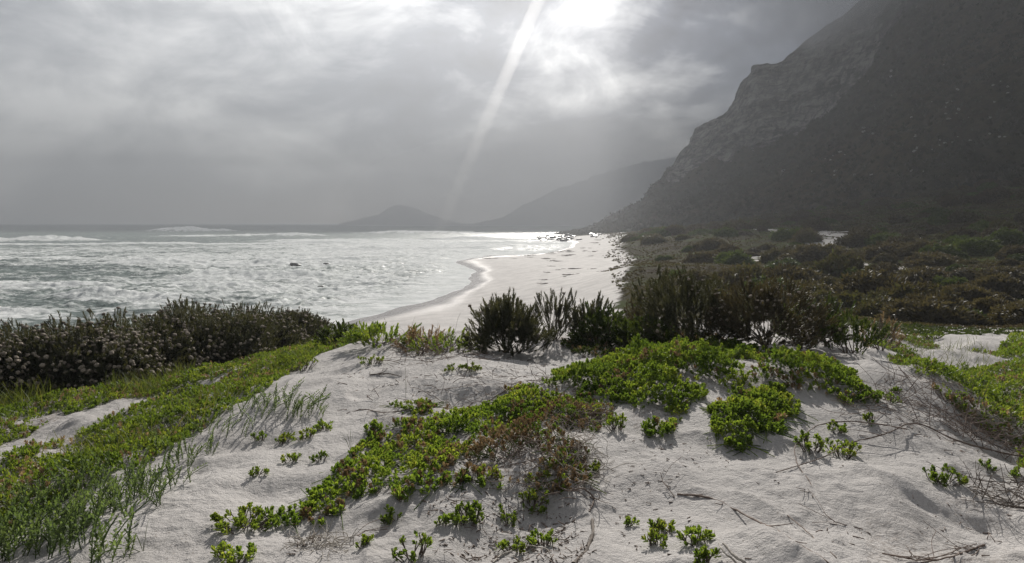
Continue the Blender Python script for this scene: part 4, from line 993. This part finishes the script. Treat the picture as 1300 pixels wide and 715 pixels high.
# loose litter
def litter(pp, n, label, seed, L=(.02, .09)):
    g = np.random.default_rng(seed); p = poly_world(pp); lo_, hi_ = p.min(0), p.max(0)
    x = g.uniform(lo_[0], hi_[0], n*3); y = g.uniform(lo_[1], hi_[1], n*3); k = inside(x, y, p) & (fbm(x*1.6, y*1.6, seed, 2) > -.1); x, y = x[k][:n], y[k][:n]; z = gz(x, y)+.004
    k = len(x); d = np.stack([g.normal(0, 1, k), g.normal(0, 1, k), g.normal(.05, .15, k)], -1); s = g.uniform(*L, k)
    bx = (np.array([[-.5, -.5, 0], [.5, -.5, 0], [.5, .5, 0], [-.5, .5, 0], [-.3, -.3, 1], [.3, -.3, 1], [.3, .3, 1], [-.3, .3, 1]]), np.array([[0, 3, 2, 1], [4, 5, 6, 7], [0, 1, 5, 4], [1, 2, 6, 5], [2, 3, 7, 6], [3, 0, 4, 7]]))
    wd = g.uniform(.002, .006, k); bg = Bag(); bg.inst(bx, frames(d, g.uniform(0, 6, k), np.stack([wd, wd, s], -1), g), np.stack([x, y, z], -1))
    tag(bg.obj('litter', M_TWIG), label, kind='stuff')
litter([(470,440),(620,430),(760,450),(760,470),(640,520),(430,530),(420,470)], 500, 'bits of dry twig and leaf on the sand above the slope mat', 1, (.02, .11))
litter([(380,670),(520,640),(720,620),(760,715),(360,715)], 420, 'bits of dry twig on the sand below the slope mat', 2, (.01, .05))
litter([(1080,500),(1190,495),(1300,590),(1300,715),(1000,715),(1050,600)], 260, 'bits of dry twig over the right slope', 3, (.01, .06))
litter([(780,560),(1000,560),(1000,715),(780,715)], 120, 'specks of litter on the rough trodden sand', 4, (.008, .04))

# ------------------------------------------------------------------ scrub plain
def scrub_mesh(seed, n=900):
    g = np.random.default_rng(seed); a = g.uniform(0, 6.28, n); cz = g.uniform(-.05, 1, n); el = np.arcsin(cz)
    lump = 1+.5*fbm(np.cos(a)*1.9+seed, np.sin(a)*1.9+cz*1.5, seed, 3); rad = lump*g.uniform(.82, 1.0, n)
    p = np.stack([np.cos(el)*np.cos(a)*rad, np.cos(el)*np.sin(a)*rad, np.sin(el)*rad*.7], -1)
    d = p*np.array([1, 1, 1.6])+g.normal(0, .35, (n, 3))+np.array([0, 0, .3])
    bg = Bag()
    cl = Bag(); b = g.normal(0, 1, (7, 3)); b[:, 2] = np.abs(b[:, 2])+.4; cl.inst(BLADE, frames(b, g.uniform(0, 6, 7), np.full(7, .10), g), g.normal(0, .03, (7, 3)))
    bg.inst(cl.get(), frames(d, g.uniform(0, 6, n), g.uniform(.55, 1.0, n)**2*1.6, g), p)
    u = np.linspace(0, 2*math.pi, 25); v = np.linspace(-.2, 1.0, 8); U, Vv = np.meshgrid(u, v, indexing='ij'); e = np.arcsin(np.clip(Vv, -1, 1))
    lu = .80*(1+.5*fbm(np.cos(U)*1.9+seed, np.sin(U)*1.9+Vv*1.5, seed, 3)); S = np.stack([np.cos(e)*np.cos(U)*lu, np.cos(e)*np.sin(U)*lu, np.sin(e)*lu*.7], -1)
    bg.add(S, grid_faces(25, 8)); return bg
SC = []
for i in range(9):
    o = scrub_mesh(200+i).obj('scrub_bush', (M_SCRUB, M_SHRUB_B, M_SCRUB, M_SHRUB_G, M_SHRUB_B)[i % 5]); SC.append(o.data); bpy.data.objects.remove(o)
g = np.random.default_rng(77); pts = []
tries = 0
while len(pts) < 285 and tries < 60000:
    tries += 1
    Y = math.exp(g.uniform(math.log(19), math.log(235))); px = g.uniform(765, 1345)
    lim = np.interp(Y, [19, 26, 40, 100, 235], [1230, 1010, 860, 800, 800])
    if px < lim: continue
    x = X(px, Y); r = g.uniform(.4, 1.0)**1.3*1.5*np.interp(Y, [18, 40, 235], [.85, 1.15, 2.4])
    if any((x-a)**2+(Y-b_)**2 < ((r+c_)*.62)**2 for a, b_, c_ in pts): continue
    if any(inside(np.array([x]), np.array([Y]), sp)[0] for sp in SAND_PATCH) and g.uniform() > .25: continue
    if fbm(np.array([x*.06]), np.array([Y*.06]), 88, 2)[0] < -.3: continue
    pts.append((x, Y, r))
P_ = np.array(pts); Z_ = gz(P_[:, 0], P_[:, 1])
for (x, Y, r), z in zip(pts, Z_):
    o = bpy.data.objects.new('scrub_bush', SC[g.integers(0, 9)]); COL.objects.link(o)
    o.location = (x, Y, z-.08*r); o.rotation_euler = (g.normal(0, .06), g.normal(0, .06), g.uniform(0, 6.28)); o.scale = (r*g.uniform(.9, 1.3), r*g.uniform(.85, 1.1), r*g.uniform(.65, 1.2))
    tag(o, 'low rounded scrub bush on the plain below the mountain', 'bush', 'rounded scrub bushes on the plain')
# smaller growth between them, one mass
n = 34000; Y = np.exp(g.uniform(math.log(15), math.log(300), n)); px = g.uniform(755, 1400, n); x = (px-PW/2)/F*Y
lim = np.interp(Y, [15, 20, 26, 40, 100, 300], [1150, 1060, 830, 785, 775, 765])
k = (px > lim+25*fbm(x*.2, Y*.1, 91, 2)) & (fbm(x*.35, Y*.2, 90, 3) > -.3)
for sp in SAND_PATCH: k &= ~inside(x, Y, sp) | (g.uniform(0, 1, n) < .22)
x, Y = x[k], Y[k]; z = gz(x, Y); s = g.uniform(.06, .15, len(x))*np.interp(Y, [15, 60, 300], [.8, 1.4, 4.0])
tf = Bag(); b = g.normal(0, 1, (9, 3)); b[:, 2] = np.abs(b[:, 2])+.3; tf.inst(BLADE, frames(b, g.uniform(0, 6, 9), np.full(9, 1.0), g), g.normal(0, .15, (9, 3))*[1, 1, .3]); tf = tf.get()
gr = fbm(x*.05, Y*.05, 95, 3) > np.interp(Y, [15, 30, 60], [-.1, .05, .3])
for sel, mm, nm, lab in ((~gr, M_SCRUB, 'undergrowth', 'low brown undergrowth between the scrub bushes'), (gr, M_SHRUB_G, 'ground_cover', 'green ground cover between the scrub bushes')):
    bg = Bag(); q = int(sel.sum()); bg.inst(tf, frames(np.stack([g.normal(0, .2, q), g.normal(0, .2, q), np.ones(q)], -1), g.uniform(0, 6, q), np.stack([s[sel]*1.2, s[sel]*1.2, s[sel]*.8], -1), g), np.stack([x[sel], Y[sel], z[sel]-.02], -1))
    tag(bg.obj(nm, mm), lab, kind='stuff')

# ------------------------------------------------------------------ mountainside scrub and boulders
mx, my, mz, mpx, mrock = mt
spx_, spy_ = proj(mx, my, mz)
vis = (spx_ > 690) & (spx_ < 1340) & (spy_ > -30) & (mrock < .45) & (np.arange(mx.shape[0])[:, None] < 300)
idx = np.argwhere(vis); wt = (1/np.maximum(my[vis], 60))**.6; idx = idx[g.choice(len(idx), 9000, False, wt/wt.sum())]
Pm = np.stack([mx[idx[:, 0], idx[:, 1]], my[idx[:, 0], idx[:, 1]], mz[idx[:, 0], idx[:, 1]]], -1)+g.normal(0, .6, (9000, 3))*[1, 1, 0]
bg = Bag(); s = g.uniform(.7, 1.9, 9000)*np.interp(Pm[:, 1], [80, 500], [.6, 1.5]); bg.inst(tf, frames(np.stack([g.normal(0, .2, 9000), g.normal(-.3, .2, 9000), np.ones(9000)], -1), g.uniform(0, 6, 9000), s, g), Pm-[0, 0, .3])
tag(bg.obj('hillside_scrub', M_HILLVEG), 'dark bushes speckling the mountainside', kind='stuff')
def boulder_mesh(seed):
    V, Q = lump_tpl(seed, 6); V = V.copy(); V[:, 2] /= .62; gg = np.random.default_rng(seed)
    for _ in range(9):                                    # flat broken faces
        nrm = gg.normal(0, 1, 3); nrm /= np.linalg.norm(nrm); dd = V@nrm; lim = gg.uniform(.45, .8); V -= np.maximum(dd-lim, 0)[:, None]*nrm
    return V, Q
BO = []
for i in range(5):
    V, Q = boulder_mesh(60+i); o = mesh_obj('boulder', V, Q, M_ROCK); BO.append(o.data); bpy.data.objects.remove(o)
cand = np.argwhere((spx_ > 900) & (spx_ < 1300) & (spy_ > 30) & (spy_ < 245) & (mrock < .5) & (np.arange(mx.shape[0])[:, None] < 300))
cp = np.stack([spx_[cand[:, 0], cand[:, 1]], spy_[cand[:, 0], cand[:, 1]]], -1)
cen = [(1100,170),(1180,172),(1210,178),(1205,140),(1010,215),(1065,200),(1240,15),(1285,10),(1250,175),(1150,188),(1060,222),(1275,175),(1180,130),(960,190),(1230,150),(990,165),(1290,112),(1140,95),(1195,185)]
for i in range(80):
    if g.uniform() < .7: cc = cen[g.integers(0, len(cen))]; tgt = np.array(cc)+g.normal(0, 9, 2)*[1.6, .6]
    else: tgt = np.array([g.uniform(920, 1295), g.uniform(60, 235)])
    dd_ = ((cp-tgt)**2).sum(1)
    if dd_.min() > 9: continue
    a, b_ = cand[np.argmin(dd_)]; p = np.array([mx[a, b_], my[a, b_], mz[a, b_]]); s = g.uniform(.25, .85)*p[1]/300
    o = bpy.data.objects.new('boulder', BO[g.integers(0, 5)]); COL.objects.link(o); o.location = p+[0, 0, s*.5]; o.scale = (s*g.uniform(1, 1.8), s*g.uniform(.8, 1.2), s*g.uniform(.6, .9)); o.rotation_euler = (g.normal(0, .2), g.normal(0, .2), g.uniform(0, 6))
    tag(o, 'pale boulder among dark scrub on the mountainside', 'boulder', 'boulders strewn on the mountainside')

# ------------------------------------------------------------------ rocks in the surf, wrack on the beach
RK = []
for i in range(4):
    V, Q = boulder_mesh(160+i); o = mesh_obj('surf_rock', V, Q, M_SEAROCK); RK.append(o.data); bpy.data.objects.remove(o)
for (px, py, s, lab) in [(373,338,1.3,'flat dark rock awash in the foam, middle of the bay'),(414,336,.6,'small dark rock beside the flat awash one'),(404,365,.35,'dark rock low in the near wash'),(379,349,.35,'pebble sized dark rock between the awash rocks'),(398,382,.25,'tiny dark rock nearest the beach in the wash')]:
    Y = CAM_Z*F/(py-HOR); o = bpy.data.objects.new('surf_rock', RK[int(px) % 4]); COL.objects.link(o); o.location = (X(px, Y), Y, .1); o.scale = (s*1.4, s*.8, s*.45); o.rotation_euler = (0, 0, px*.1); tag(o, lab, 'rock')
for i in range(34):                                        # rocky point where the mountain meets the water
    px = g.uniform(682, 765); Y = g.uniform(250, 360); x = X(px, Y); s = g.uniform(.8, 2.2)
    o = bpy.data.objects.new('shore_rock', RK[g.integers(0, 4)]); COL.objects.link(o); z = float(gz(x, Y)[0]); o.location = (x, Y, max(z, -.1)+.1); o.scale = (s*1.4, s, s*.55); o.rotation_euler = (0, 0, g.uniform(0, 6))
    tag(o, 'dark rock on the low point where beach meets mountain', 'rock', 'rocks on the point')
WR = []
for i in range(4):
    gg = np.random.default_rng(i+800); bg = Bag()
    for k in range(14):
        p = np.array([gg.normal(0, .35), gg.normal(0, .14), .02]); q = p+[gg.normal(0, .4), gg.normal(0, .12), gg.uniform(0, .06)]; r = q+[gg.normal(0, .3), gg.normal(0, .1), -.02]
        bg.add(*tube(spline([p, q, r], 4), gg.uniform(.015, .05), 5))
    o = bg.obj('kelp_heap', M_WRACK, smooth=True); WR.append(o.data); bpy.data.objects.remove(o)
for i in range(60):
    t = g.uniform(); 
    if t < .65: px, Y = g.uniform(690, 768), math.exp(g.uniform(math.log(60), math.log(210)))
    else: px, Y = g.uniform(560, 700), g.uniform(120, 175)
    x = X(px, Y); z = float(gz(x, Y)[0]); s = g.uniform(.4, 1.1)*np.interp(Y, [60, 200], [.8, 1.6])
    if z < .02: continue
    o = bpy.data.objects.new('kelp_heap', WR[g.integers(0, 4)]); COL.objects.link(o); o.location = (x, Y, z+.01); o.scale = (s*1.2, s, s); o.rotation_euler = (0, 0, g.normal(0, .4))
    tag(o, 'heap of dark cast up kelp on the white beach', 'kelp', 'kelp heaps along the beach')
